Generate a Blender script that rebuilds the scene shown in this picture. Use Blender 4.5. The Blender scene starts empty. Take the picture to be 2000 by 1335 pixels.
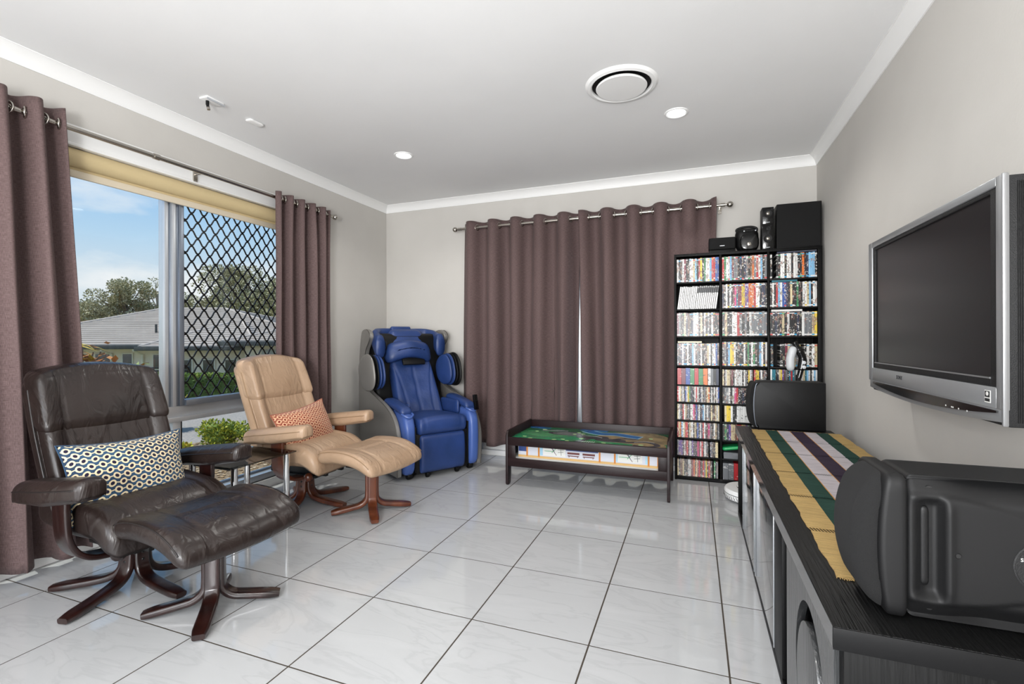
import bpy, bmesh, math, random
import numpy as np
from mathutils import Vector, Matrix, Euler
R = math.radians
rnd = random.Random(11)
SC = bpy.context.scene
COL = SC.collection

# ------------------------------------------------------------------ camera, world, sun, lights, exposure
YAW, ROLL = 0.3609, -0.0031
Fv = Vector((-math.sin(YAW), math.cos(YAW), 0)); R0 = Vector((math.cos(YAW), math.sin(YAW), 0)); Zv = Vector((0, 0, 1))
Rv = math.cos(ROLL) * R0 + math.sin(ROLL) * Zv
Uv = -math.sin(ROLL) * R0 + math.cos(ROLL) * Zv
cam = bpy.data.cameras.new('camera'); camo = bpy.data.objects.new('camera', cam); COL.objects.link(camo)
camo.matrix_world = Matrix(((Rv.x, Uv.x, -Fv.x, 0.3449), (Rv.y, Uv.y, -Fv.y, -1.662), (Rv.z, Uv.z, -Fv.z, 1.0713), (0, 0, 0, 1)))
cam.sensor_width = 36; cam.lens = 937.64 / 2000 * 36; cam.shift_y = -0.00323
cam.clip_start = 0.05; cam.clip_end = 400
SC.camera = camo
SC.view_settings.view_transform = 'Standard'; SC.view_settings.look = 'None'
SC.view_settings.exposure = 0.07; SC.view_settings.gamma = 1.0; SC.view_settings.use_curve_mapping = False

def lin(h):
    h = h.lstrip('#')
    o = []
    for i in (0, 2, 4):
        c = int(h[i:i + 2], 16) / 255
        o.append(c / 12.92 if c <= .04045 else ((c + .055) / 1.055) ** 2.4)
    return (*o, 1)

def nd(nt, t, **kw):
    n = nt.nodes.new(t)
    for k, v in kw.items():
        if k[0] == 'i' and k[1:].isdigit(): n.inputs[int(k[1:])].default_value = v
        else: setattr(n, k, v)
    return n

def ramp(nt, stops, fac, interp='LINEAR'):
    n = nt.nodes.new('ShaderNodeValToRGB'); n.color_ramp.interpolation = interp
    e = n.color_ramp.elements
    while len(e) < len(stops): e.new(1.0)
    for el, (p, c) in zip(e, stops): el.position = p; el.color = c if not isinstance(c, str) else lin(c)
    nt.links.new(fac, n.inputs[0]); return n

# sky: blue overhead fading to a pale horizon, soft white clouds low down
w = bpy.data.worlds.new('sky'); SC.world = w; w.use_nodes = True; nt = w.node_tree; nt.nodes.clear()
tc = nd(nt, 'ShaderNodeTexCoord'); sx = nd(nt, 'ShaderNodeSeparateXYZ'); nt.links.new(tc.outputs['Generated'], sx.inputs[0])
grad = ramp(nt, [(0.0, (.60, .63, .65, 1)), (.09, (.52, .58, .63, 1)), (.17, (.36, .51, .655, 1)), (.30, (.17, .375, .655, 1)), (1.0, (.07, .18, .45, 1))], sx.outputs[2])
mp = nd(nt, 'ShaderNodeMapping'); mp.inputs['Scale'].default_value = (1, 1, 2.6); mp.inputs['Location'].default_value = (2.28, 0.4, 0.1)
nt.links.new(tc.outputs['Generated'], mp.inputs[0])
no = nd(nt, 'ShaderNodeTexNoise'); no.inputs['Scale'].default_value = 3.4; no.inputs['Detail'].default_value = 7; no.inputs['Roughness'].default_value = .55
nt.links.new(mp.outputs[0], no.inputs['Vector'])
cm = ramp(nt, [(.50, (0, 0, 0, 1)), (.66, (1, 1, 1, 1))], no.outputs[0])
band = ramp(nt, [(0.0, (.85, .85, .85, 1)), (.17, (1, 1, 1, 1)), (.30, (.25, .25, .25, 1)), (.6, (.25, .25, .25, 1))], sx.outputs[2])
mu = nd(nt, 'ShaderNodeMath', operation='MULTIPLY'); nt.links.new(cm.outputs[0], mu.inputs[0]); nt.links.new(band.outputs[0], mu.inputs[1])
mx = nd(nt, 'ShaderNodeMixRGB'); mx.inputs[2].default_value = (.70, .70, .71, 1); nt.links.new(mu.outputs[0], mx.inputs[0]); nt.links.new(grad.outputs[0], mx.inputs[1])
bg = nd(nt, 'ShaderNodeBackground'); bg.inputs[1].default_value = 1.45; nt.links.new(mx.outputs[0], bg.inputs[0])
nt.links.new(bg.outputs[0], nd(nt, 'ShaderNodeOutputWorld').inputs[0])

def light(name, kind, loc, rot, energy, color=(1, 1, 1), **kw):
    l = bpy.data.lights.new(name, kind); l.energy = energy; l.color = color
    for k, v in kw.items(): setattr(l, k, v)
    o = bpy.data.objects.new(name, l); COL.objects.link(o); o.location = loc; o.rotation_euler = rot
    return o
sd = Vector((0.30, 0.30, -0.90))          # the sun stands high, just reaching in at the foot of the street window
light('sun', 'SUN', (-8, 4, 12), sd.to_track_quat('-Z', 'Y').to_euler(), 4.6, (1, .96, .9), angle=.012)
# unseen fill panel added behind the camera to brighten the room from the rear 
light('rear_fill', 'AREA', (-0.7, -3.9, 1.35), (R(90), 0, R(180) + R(180)), 122, (1, 1, .995), shape='RECTANGLE', size=3.4, size_y=2.2)
# unseen area lamp added behind the camera, tilted up to lift ceiling and walls
light('up_fill', 'AREA', (.1, -2.85, 1.15), (R(119), 0, 0), 90, (1, 1, 1), shape='DISK', size=.9)
DOWNLIGHT_W = 26

# ------------------------------------------------------------------ materials
MATS = {}
def M(name, color, rough=.5, metal=0., spec=.5, bump=None, var=None, coat=0., sheen=0., stretch=(1, 1, 1), wave=None, coords='Object'):
    """procedural Principled material; bump=(scale, strength), var=(scale, second colour, low, high)"""
    if name in MATS: return MATS[name]
    m = bpy.data.materials.new(name); m.use_nodes = True; MATS[name] = m
    nt = m.node_tree; b = nt.nodes['Principled BSDF']
    col = lin(color) if isinstance(color, str) else color
    b.inputs['Base Color'].default_value = col; b.inputs['Roughness'].default_value = rough; b.inputs['Metallic'].default_value = metal
    b.inputs['Specular IOR Level'].default_value = spec; b.inputs['Coat Weight'].default_value = coat; b.inputs['Sheen Weight'].default_value = sheen
    b.inputs['Coat Roughness'].default_value = .12
    m.diffuse_color = col
    if bump or var:
        t = nd(nt, 'ShaderNodeTexCoord'); mp = nd(nt, 'ShaderNodeMapping'); mp.inputs['Scale'].default_value = stretch
        nt.links.new(t.outputs[coords], mp.inputs[0])
    if var:
        n = nd(nt, 'ShaderNodeTexNoise'); n.inputs['Scale'].default_value = var[0]; n.inputs['Detail'].default_value = 6
        nt.links.new(mp.outputs[0], n.inputs['Vector'])
        r = ramp(nt, [(var[2], col), (var[3], var[1])], n.outputs[0]); nt.links.new(r.outputs[0], b.inputs['Base Color'])
    if bump:
        n = nd(nt, 'ShaderNodeTexNoise'); n.inputs['Scale'].default_value = bump[0]; n.inputs['Detail'].default_value = 5
        nt.links.new(mp.outputs[0], n.inputs['Vector'])
        bp = nd(nt, 'ShaderNodeBump'); bp.inputs['Strength'].default_value = bump[1]; bp.inputs['Distance'].default_value = .01
        nt.links.new(n.outputs[0], bp.inputs['Height']); nt.links.new(bp.outputs[0], b.inputs['Normal'])
    return m
def emit(name, color, s):
    m = bpy.data.materials.new(name); m.use_nodes = True; b = m.node_tree.nodes['Principled BSDF']
    b.inputs['Base Color'].default_value = lin(color); b.inputs['Emission Color'].default_value = lin(color); b.inputs['Emission Strength'].default_value = s
    return m
def glass(name, tint='#FFFFFF', refl=.9, ior=1.45):
    m = bpy.data.materials.new(name); m.use_nodes = True; nt = m.node_tree; nt.nodes.clear()
    tr = nd(nt, 'ShaderNodeBsdfTransparent'); tr.inputs[0].default_value = lin(tint)
    gl = nd(nt, 'ShaderNodeBsdfGlossy'); gl.inputs['Roughness'].default_value = .02; gl.inputs[0].default_value = (refl, refl, refl, 1)
    fr = nd(nt, 'ShaderNodeFresnel'); ge = nd(nt, 'ShaderNodeNewGeometry')     # same reflectance on both faces of the pane
    mr = nd(nt, 'ShaderNodeMapRange'); mr.inputs[3].default_value = ior; mr.inputs[4].default_value = 1 / ior
    nt.links.new(ge.outputs['Backfacing'], mr.inputs[0]); nt.links.new(mr.outputs[0], fr.inputs[0])
    mx = nd(nt, 'ShaderNodeMixShader'); nt.links.new(fr.outputs[0], mx.inputs[0]); nt.links.new(tr.outputs[0], mx.inputs[1]); nt.links.new(gl.outputs[0], mx.inputs[2])
    nt.links.new(mx.outputs[0], nd(nt, 'ShaderNodeOutputMaterial').inputs[0])
    return m

def leather(name, c1, c2, rough):
    """hide with fine grain and soft pulled wrinkles"""
    m = bpy.data.materials.new(name); m.use_nodes = True; MATS[name] = m; nt = m.node_tree; b = nt.nodes['Principled BSDF']; L = nt.links.new
    b.inputs['Roughness'].default_value = rough; b.inputs['Specular IOR Level'].default_value = .55
    t = nd(nt, 'ShaderNodeTexCoord')
    def noise(sc, st, det, dist):
        mp = nd(nt, 'ShaderNodeMapping'); mp.inputs['Scale'].default_value = st; L(t.outputs['Object'], mp.inputs[0])
        n = nd(nt, 'ShaderNodeTexNoise'); n.inputs['Scale'].default_value = sc; n.inputs['Detail'].default_value = det; n.inputs['Distortion'].default_value = dist; L(mp.outputs[0], n.inputs['Vector']); return n.outputs[0]
    def mth(op, a, c):
        n = nd(nt, 'ShaderNodeMath', operation=op); L(a, n.inputs[0])
        if isinstance(c, float): n.inputs[1].default_value = c
        else: L(c, n.inputs[1])
        return n.outputs[0]
    w1 = noise(7.5, (1, 1.9, .8), 3, 1.3); rid = mth('ABSOLUTE', mth('SUBTRACT', w1, .5), 0.0); wr = mth('MINIMUM', mth('MULTIPLY', rid, 5.0), 1.0)
    h = mth('ADD', mth('ADD', mth('MULTIPLY', wr, .5), mth('MULTIPLY', w1, 1.4)), mth('MULTIPLY', noise(260, (1, 1, 1), 2, 0), .05))
    bp = nd(nt, 'ShaderNodeBump'); bp.inputs['Strength'].default_value = .2; bp.inputs['Distance'].default_value = .02; L(h, bp.inputs['Height']); L(bp.outputs[0], b.inputs['Normal'])
    r = ramp(nt, [(.3, c1), (.7, c2)], noise(5, (1, 1, 1), 5, 0)); L(r.outputs[0], b.inputs['Base Color']); m.diffuse_color = lin(c1)
M('wall', '#C8C5C0', .9, spec=.2, bump=(90, .04), var=(2.2, lin('#C2BFBA'), .35, .7))
M('ceiling', '#EAEAEA', .95, spec=.1, bump=(60, .03), var=(1.5, lin('#E6E6E6'), .4, .7))
M('white', '#EDEDEC', .45, bump=(40, .02))
M('cream', '#CDB98E', .6, bump=(120, .05))
M('alu', '#8F97A3', .34, .75, bump=(200, .02), stretch=(1, 1, .05))
M('alu_light', '#C9CDD2', .35, .55, bump=(200, .02))
M('steel', '#B9B4AC', .22, 1.0, bump=(300, .02))
M('chrome', '#D5D5D5', .1, 1.0, bump=(300, .01))
M('black_metal', '#0B0B0C', .45, bump=(90, .05))
M('black_plastic', '#0B0B0C', .5, spec=.3, bump=(300, .06))
M('black_gloss', '#060607', .12, bump=(3, .01))
M('grout', '#40382F', .9, bump=(200, .2))
M('black_wood', '#060606', .5, spec=.18, bump=(55, .25), stretch=(1, 1, .06))
M('black_wood_top', '#060606', .42, spec=.28, bump=(170, .5), stretch=(1, .04, 1))
leather('brown_leather', '#1B1412', '#2A201D', .33)
leather('tan_leather', '#A0846A', '#B3967B', .42)
M('tan_piping', '#8F7458', .5, bump=(80, .1))
M('brown_piping', '#1A1413', .45, bump=(80, .1))
M('dark_wood', '#2A120E', .28, coat=.5, bump=(30, .1), stretch=(1, 1, .15), var=(14, lin('#180A08'), .35, .65))
M('red_wood', '#6E3A22', .32, coat=.4, bump=(30, .1), stretch=(1, 1, .15), var=(14, lin('#4E2413'), .35, .65))
M('blue_leather', '#213869', .42, spec=.5, bump=(40, .15), var=(6, lin('#284078'), .35, .7))
M('blue_plastic', '#4560A2', .35, spec=.5, bump=(200, .03))
M('grey_shell', '#85827E', .38, .3, bump=(300, .04))
M('play_brown', '#1C1011', .4, spec=.28, bump=(60, .1), stretch=(.08, 1, 1), var=(18, lin('#231415'), .4, .6))
M('speaker_grey', '#161617', .55, spec=.35, bump=(420, .25))
M('speaker_cloth', '#151516', .95, bump=(900, .8))
M('tv_silver', '#9EA0A2', .35, .55, bump=(500, .05))
M('tv_edge', '#A2A3A5', .4, .75, bump=(200, .02))
M('screen', '#131416', .3, spec=.5, bump=(2, .005))

# ------------------------------------------------------------------ mesh helpers
def link(name, me, mat=None, parent=None, loc=None, rot=None, smooth=False):
    o = bpy.data.objects.new(name, me); COL.objects.link(o)
    if mat is not None:
        for m in (mat if isinstance(mat, (list, tuple)) else [mat]):
            me.materials.append(MATS[m] if isinstance(m, str) else m)
    if parent is not None: o.parent = parent
    if loc is not None: o.location = loc
    if rot is not None: o.rotation_euler = rot
    if smooth is True: me.shade_smooth()
    elif smooth: me.shade_smooth(); me.set_sharp_from_angle(angle=R(smooth))
    return o
def pyd(verts, faces):
    me = bpy.data.meshes.new('m'); me.from_pydata([tuple(map(float, v)) for v in verts], [], [tuple(f) for f in faces]); me.update(); return me
class B:
    """collects shapes into ONE mesh"""
    def __init__(s): s.v = []; s.f = []; s.m = []
    def add(s, v, f, mi=0):
        n = len(s.v); s.v += [tuple(p) for p in v]; s.f += [tuple(i + n for i in q) for q in f]; s.m += [mi] * len(f); return s
    def box(s, x0, x1, y0, y1, z0, z1, mi=0, mat=None):
        v = [Vector(p) for p in ((x0, y0, z0), (x1, y0, z0), (x1, y1, z0), (x0, y1, z0), (x0, y0, z1), (x1, y0, z1), (x1, y1, z1), (x0, y1, z1))]
        if mat is not None: v = [mat @ p for p in v]
        return s.add(v, ((0, 3, 2, 1), (4, 5, 6, 7), (0, 1, 5, 4), (1, 2, 6, 5), (2, 3, 7, 6), (3, 0, 4, 7)), mi)
    def prism(s, poly, a, b, axis='y', mi=0):
        """poly of 2-D points extruded from a to b along axis"""
        n = len(poly)
        def P(p, t): return {'y': (p[0], t, p[1]), 'x': (t, p[0], p[1]), 'z': (p[0], p[1], t)}[axis]
        v = [P(p, a) for p in poly] + [P(p, b) for p in poly]
        f = [tuple(range(n)), tuple(range(2 * n - 1, n - 1, -1))] + [(i, n + i, n + (i + 1) % n, (i + 1) % n) for i in range(n)]
        return s.add(v, f, mi)
    def tube(s, pts, rad, k=10, mi=0, cap=True, flat=None):
        """tube along pts; rad a number or a list; flat=(a,b) gives an elliptic section"""
        pts = [Vector(p) for p in pts]; n = len(pts); rr = rad if isinstance(rad, (list, tuple)) else [rad] * n
        T = [(pts[min(i + 1, n - 1)] - pts[max(i - 1, 0)]).normalized() for i in range(n)]
        up = Vector((0, 0, 1)) if abs(T[0].z) < .9 else Vector((1, 0, 0))
        u = (up - T[0] * up.dot(T[0])).normalized(); V = []
        for i in range(n):
            u = (u - T[i] * u.dot(T[i])).normalized(); w2 = T[i].cross(u)
            for j in range(k):
                a = 2 * math.pi * j / k
                V.append(pts[i] + (u * math.cos(a) + w2 * math.sin(a)) * rr[i])
        F = [(i * k + j, i * k + (j + 1) % k, (i + 1) * k + (j + 1) % k, (i + 1) * k + j) for i in range(n - 1) for j in range(k)]
        if cap: F += [tuple(range(k - 1, -1, -1)), tuple((n - 1) * k + j for j in range(k))]
        return s.add(V, F, mi)
    def sweep(s, pts, sec, side, mi=0):
        """section polygon [(a,b)] swept along pts; a along the fixed side vector, b along the normal"""
        pts = [Vector(p) for p in pts]; n = len(pts); k = None; V = []; sd_ = Vector(side).normalized()
        for i in range(n):
            T = (pts[min(i + 1, n - 1)] - pts[max(i - 1, 0)]).normalized()
            nn = sd_.cross(T).normalized(); q = sec(i / (n - 1)) if callable(sec) else sec; k = len(q)
            V += [pts[i] + sd_ * a + nn * b for a, b in q]
        F = [(i * k + j, i * k + (j + 1) % k, (i + 1) * k + (j + 1) % k, (i + 1) * k + j) for i in range(n - 1) for j in range(k)]
        F += [tuple(range(k - 1, -1, -1)), tuple((n - 1) * k + j for j in range(k))]
        return s.add(V, F, mi)
    def lathe(s, prof, c=(0, 0, 0), k=32, mi=0, rot=None):
        """prof [(r,z)] turned about z"""
        V = []; n = len(prof)
        for r, z in prof:
            for j in range(k):
                a = 2 * math.pi * j / k; p = Vector((r * math.cos(a), r * math.sin(a), z))
                if rot is not None: p = rot @ p
                V.append(p + Vector(c))
        F = [(i * k + j, i * k + (j + 1) % k, (i + 1) * k + (j + 1) % k, (i + 1) * k + j) for i in range(n - 1) for j in range(k)]
        F += [tuple(range(k - 1, -1, -1)), tuple((n - 1) * k + j for j in range(k))]
        return s.add(V, F, mi)
    def ball(s, c, rx, ry=None, rz=None, k=14, mi=0):
        ry = ry or rx; rz = rz or rx; h = k // 2 + 1
        prof = [(max(math.sin(math.pi * i / h), 1e-4), -math.cos(math.pi * i / h)) for i in range(h + 1)]
        n0 = len(s.v); s.lathe(prof, (0, 0, 0), k, mi)
        s.v[n0:] = [(c[0] + p[0] * rx, c[1] + p[1] * ry, c[2] + p[2] * rz) for p in s.v[n0:]]
        return s
    def mesh(s):
        me = pyd(s.v, s.f)
        if any(s.m): me.polygons.foreach_set('material_index', s.m)
        bm = bmesh.new(); bm.from_mesh(me); bmesh.ops.recalc_face_normals(bm, faces=bm.faces); bm.to_mesh(me); bm.free()
        return me
    def obj(s, name, mat, parent=None, bev=0, seg=2, smooth=40, loc=None, rot=None):
        me = s.mesh()
        if bev:
            bm = bmesh.new(); bm.from_mesh(me)
            es = [e for e in bm.edges if len(e.link_faces) == 2 and e.calc_face_angle(0) > R(25)]
            bmesh.ops.bevel(bm, geom=es, offset=bev, segments=seg, affect='EDGES', profile=.5, clamp_overlap=True); bm.to_mesh(me); bm.free()
        return link(name, me, mat, parent, loc, rot, smooth)
def bx(name, mat, dims, parent=None, bev=.003, **kw): return B().box(*dims).obj(name, mat, parent, bev, **kw)

def rbox(sx, sy, sz, r, nx=12, ny=12, nz=4, fn=None):
    """evenly subdivided box with rounded edges, centred; fn(p, n) -> p deforms it"""
    V = []; F = []; idx = {}
    hs = np.array([sx, sy, sz]) / 2; N = (nx, ny, nz)
    rr = r if isinstance(r, tuple) else (r, r, r)
    def line(n, h, q):
        if n <= 2: return np.linspace(-h, h, n + 1)
        t = np.linspace(-1, 1, n + 1); return np.sign(t) * (1 - (1 - np.abs(t)) ** 1.25) * h
    L = [line(N[a], hs[a], rr[a]) for a in range(3)]
    def vid(p):
        k = tuple(round(float(c), 6) for c in p)
        if k in idx: return idx[k]
        c = np.clip(p, -(hs - np.array(rr)), hs - np.array(rr)); d = (p - c) / np.array(rr); l = np.linalg.norm(d)
        n = d / l if l > 1e-9 else np.array([0, 0, 1.]); m = np.max(np.abs(d))
        q = c + (n * np.array(rr) * m if l > 1e-9 else 0)
        q = Vector(q); n = Vector(n)
        if fn: q = fn(q, n)
        idx[k] = len(V); V.append(q); return idx[k]
    for a in range(3):
        b, c = (a + 1) % 3, (a + 2) % 3
        for s_ in (-1, 1):
            for i in range(N[b]):
                for j in range(N[c]):
                    q = []
                    for di, dj in ((0, 0), (1, 0), (1, 1), (0, 1)):
                        p = np.zeros(3); p[a] = s_ * hs[a]; p[b] = L[b][i + di]; p[c] = L[c][j + dj]; q.append(vid(p))
                    F.append(q if s_ > 0 else q[::-1])
    return pyd(V, F)

def E_(name, label, cat, loc=(0, 0, 0), rz=0, group=None):
    o = bpy.data.objects.new(name, None); o.empty_display_size = .05; COL.objects.link(o); o.location = loc; o.rotation_euler = (0, 0, rz)
    return tag(o, label, cat, group)
def tag(o, label, cat, group=None):
    o['label'] = label; o['category'] = cat
    if group: o['group'] = group
    return o
def struct(o): o['kind'] = 'structure'; return o
def stuff(o): o['kind'] = 'stuff'; return o
def gauss(d, w): return math.exp(-(d / w) ** 2)
def text(name, s, size, mat, parent, mw, ext=.0006, align='CENTER'):
    cu = bpy.data.curves.new('t', 'FONT'); cu.body = s; cu.size = size; cu.extrude = ext; cu.align_x = align; cu.align_y = 'CENTER'; cu.resolution_u = 2
    t = bpy.data.objects.new('t', cu); COL.objects.link(t); bpy.context.view_layer.update()
    me = bpy.data.meshes.new_from_object(t.evaluated_get(bpy.context.evaluated_depsgraph_get()))
    bpy.data.objects.remove(t); bpy.data.curves.remove(cu)
    o = link(name, me, mat, parent); o.matrix_local = mw
    return o
def spline(P, n=8):
    """Catmull-Rom through points"""
    P = [Vector(p) for p in P]; out = []
    for i in range(len(P) - 1):
        a, b, c, d = P[max(i - 1, 0)], P[i], P[i + 1], P[min(i + 2, len(P) - 1)]
        for j in range(n):
            t = j / n; out.append(.5 * (2 * b + (c - a) * t + (2 * a - 5 * b + 4 * c - d) * t * t + (3 * b - a - 3 * c + d) * t ** 3))
    out.append(P[-1]); return out

# ------------------------------------------------------------------ room shell
XL, XR, YB, YF, ZC = -2.554, 1.198, 2.43, -3.1, 2.406
TS = .45
# floor: grout bed plus every tile
fl = struct(bx('floor', 'grout', (XL - .1, XR + .1, YF - .1, YB + .1, -.12, -.0008), bev=0))
def tile_mat():
    m = bpy.data.materials.new('floor_tile'); m.use_nodes = True; nt = m.node_tree; b = nt.nodes['Principled BSDF']
    b.inputs['Roughness'].default_value = .07; b.inputs['Specular IOR Level'].default_value = .62
    g = nd(nt, 'ShaderNodeNewGeometry'); oi = nd(nt, 'ShaderNodeObjectInfo')
    ad = nd(nt, 'ShaderNodeVectorMath', operation='ADD'); sc = nd(nt, 'ShaderNodeVectorMath', operation='SCALE'); sc.inputs[3].default_value = 7.0
    cb = nd(nt, 'ShaderNodeCombineXYZ')
    for i in range(3): nt.links.new(oi.outputs['Random'], cb.inputs[i])
    nt.links.new(cb.outputs[0], sc.inputs[0]); nt.links.new(g.outputs['Position'], ad.inputs[0]); nt.links.new(sc.outputs[0], ad.inputs[1])
    mp = nd(nt, 'ShaderNodeMapping'); mp.inputs['Scale'].default_value = (1.6, 5.5, 1); mp.inputs['Rotation'].default_value = (0, 0, .25); nt.links.new(ad.outputs[0], mp.inputs[0])
    n = nd(nt, 'ShaderNodeTexNoise'); n.inputs['Scale'].default_value = 1.5; n.inputs['Detail'].default_value = 8; n.inputs['Distortion'].default_value = 1.2
    nt.links.new(mp.outputs[0], n.inputs['Vector'])
    r = ramp(nt, [(.3, '#B6B7B8'), (.47, '#B7B8B9'), (.505, '#B1B2B3'), (.535, '#B7B8B9'), (.75, '#BCBDBE')], n.outputs[0])
    nt.links.new(r.outputs[0], b.inputs['Base Color'])
    return m
MATS['tile'] = tile_mat()
TILES = {}
def tile_mesh(wd, dp):
    k = (round(wd, 4), round(dp, 4))
    if k not in TILES:
        bm = bmesh.new(); bmesh.ops.create_cube(bm, size=1); bmesh.ops.scale(bm, vec=(wd - .006, dp - .006, .012), verts=bm.verts)
        me = bpy.data.meshes.new('tile'); bm.to_mesh(me); bm.free(); me.materials.append(MATS['tile']); TILES[k] = me
    return TILES[k]
for i in range(-6, 3):
    for j in range(-7, 6):
        x0, x1, y0, y1 = max(i * TS, XL), min(i * TS + TS, XR), max(j * TS, YF), min(j * TS + TS, YB)
        o = bpy.data.objects.new('tile', tile_mesh(x1 - x0, y1 - y0)); COL.objects.link(o); o.parent = fl; o.location = ((x0 + x1) / 2, (y0 + y1) / 2, -.006)
struct(bx('ceiling', 'ceiling', (XL - .15, XR + .15, YF - .15, YB + .15, ZC, ZC + .12), bev=0))
def wall_holes(name, axis, c0, c1, a0, a1, z0, z1, holes):
    """a wall slab with rectangular openings"""
    b = B(); av = sorted({a0, a1, *[h[0] for h in holes], *[h[1] for h in holes]}); zv = sorted({z0, z1, *[h[2] for h in holes], *[h[3] for h in holes]})
    for p, q in zip(av, av[1:]):
        for s_, t in zip(zv, zv[1:]):
            if any(h[0] <= p and q <= h[1] and h[2] <= s_ and t <= h[3] for h in holes): continue
            b.box(*((c0, c1, p, q) if axis == 'x' else (p, q, c0, c1)), s_, t)
    me = b.mesh(); bm = bmesh.new(); bm.from_mesh(me); bmesh.ops.remove_doubles(bm, verts=bm.verts, dist=1e-5)
    seen = {}
    for f in list(bm.faces): seen.setdefault(tuple(sorted(v.index for v in f.verts)), []).append(f)
    bm.verts.index_update(); seen = {}
    for f in bm.faces: seen.setdefault(tuple(sorted(v.index for v in f.verts)), []).append(f)
    bmesh.ops.delete(bm, geom=[f for l in seen.values() if len(l) > 1 for f in l], context='FACES_ONLY'); bm.to_mesh(me); bm.free()
    return struct(link(name, me, 'wall'))
WY0, WY1, WZ0, WZ1 = -1.15, 1.49, .06, 2.06          # street window opening in the left wall
wall_holes('wall_left', 'x', XL - .12, XL, YF - .12, YB + .12, -.02, ZC, [(WY0, WY1, WZ0, WZ1)])
SX0, SX1, SZ1 = -1.55, .45, 2.02                      # sliding door opening behind the back curtains
wall_holes('wall_back', 'y', YB, YB + .12, XL, XR, -.02, ZC, [(SX0, SX1, .0, SZ1)])
wall_holes('wall_right', 'x', XR, XR + .12, YF - .12, YB + .12, -.02, ZC, [])
wall_holes('wall_front', 'y', YF - .12, YF, XL, XR, -.02, ZC, [(-2.3, .95, 0, 2.3)])
# coved cornice along every wall
cov = [(0, 0), (0, .012)] + [(.012 + .043 * (1 - math.cos(t)), .012 + .058 * math.sin(t)) for t in np.linspace(0, math.pi / 2, 7)] + [(.055, .07)]
cov = [(0, -.07), (.006, -.07)] + [(.006 + .043 * (t + .16 * math.sin(math.pi * t) * -1), -.07 + .064 * (t - .12 * math.sin(math.pi * t) * -1)) for t in np.linspace(0, 1, 8)] + [(.052, -.004), (.056, -.004), (.056, 0), (0, 0)]
def cornice(name, along, wallc, sgn, a0, a1):
    pts = [((wallc + sgn * d), ZC + z) for d, z in cov]
    b = B()
    # mitred ends
    n = len(cov); V = []
    for a, s_ in ((a0, 1), (a1, -1)):
        for d, z in cov:
            t = a + s_ * d
            V.append((wallc + sgn * d, t, ZC + z) if along == 'y' else (t, wallc + sgn * d, ZC + z))
    b.add(V, [tuple(range(n)), tuple(range(2 * n - 1, n - 1, -1))] + [(i, n + i, n + (i + 1) % n, (i + 1) % n) for i in range(n)])
    struct(b.obj(name, 'white', smooth=25))
cornice('trim_1', 'y', XL, 1, YF, YB); cornice('trim_2', 'x', YB, -1, XL, XR); cornice('trim_3', 'y', XR, -1, YF, YB)
struct(bx('baseboard_right', 'white', (XR - .014, XR, YF, YB, 0, .09), bev=.003))
struct(bx('baseboard_left', 'white', (XL, XL + .014, WY1 + .05, YB, 0, .09), bev=.003))
bb = struct(bx('baseboard_back', 'white', (XL, SX0 - .05, YB - .014, YB, 0, .09), bev=.003))

# ---- street window (window_1): frame pieces, panes, security grille
gl_clear = glass('window_glass', '#F8FAFA', .45); gl_lower = glass('lower_glass', '#F2F5F4', .45)
wx = -2.63
w1 = bpy.data.objects.new('window_1', None); COL.objects.link(w1); w1.location = (wx, 0, 0); struct(w1)
def fr(name, mat, y0, y1, z0, z1, x0=-.035, x1=.035, bev=.002): return bx(name, mat, (x0, x1, y0, y1, z0, z1), w1, bev)
fr('jamb', 'alu', WY0, WY0 + .04, WZ0, WZ1); fr('jamb', 'alu', WY1 - .04, WY1, WZ0, WZ1)
fr('head_rail', 'alu', WY0 + .04, WY1 - .04, WZ1 - .05, WZ1); fr('sill_track', 'alu_light', WY0 + .04, WY1 - .04, WZ0, WZ0 + .045, -.04, .07)
fr('sill_lip', 'alu', WY0 + .04, WY1 - .04, WZ0 + .045, WZ0 + .06, -.02, .01)
fr('transom', 'alu_light', WY0 + .04, WY1 - .04, .60, .665, -.035, .02); fr('transom_cap', 'alu_light', WY0 + .04, WY1 - .04, .572, .60, -.035, .045)
for a, b_, mt, x1 in ((.290, .312, 'alu_light', .02), (.312, .330, 'alu', .012), (.330, .352, 'alu_light', .029), (.352, .372, 'alu', .022), (.372, .402, 'alu', .029)):
    fr('mullion_rib', mt, a, b_, .665, WZ1 - .05, -.035, x1)
fr('lower_mullion', 'alu_light', .325, .375, WZ0 + .06, .572); fr('lower_mullion_seal', 'black_plastic', .375, .385, WZ0 + .06, .572, -.02, .03, 0)
fr('sash_rail', 'alu', .402, WY1 - .04, .665, .70, -.03, .045); fr('sash_stile', 'alu', WY1 - .075, WY1 - .04, .70, WZ1 - .05, -.03, .045)
for (a, b_, c, d, x, mt) in ((WY0 + .04, .290, .665, WZ1 - .05, 0, gl_clear), (.402, WY1 - .075, .70, WZ1 - .05, .005, gl_clear), (WY0 + .04, .325, WZ0 + .06, .572, 0, gl_lower), (.385, WY1 - .04, WZ0 + .06, .572, 0, gl_lower)):
    link('pane', B().box(x - .002, x + .002, a, b_, c, d).mesh(), mt, w1)
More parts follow.
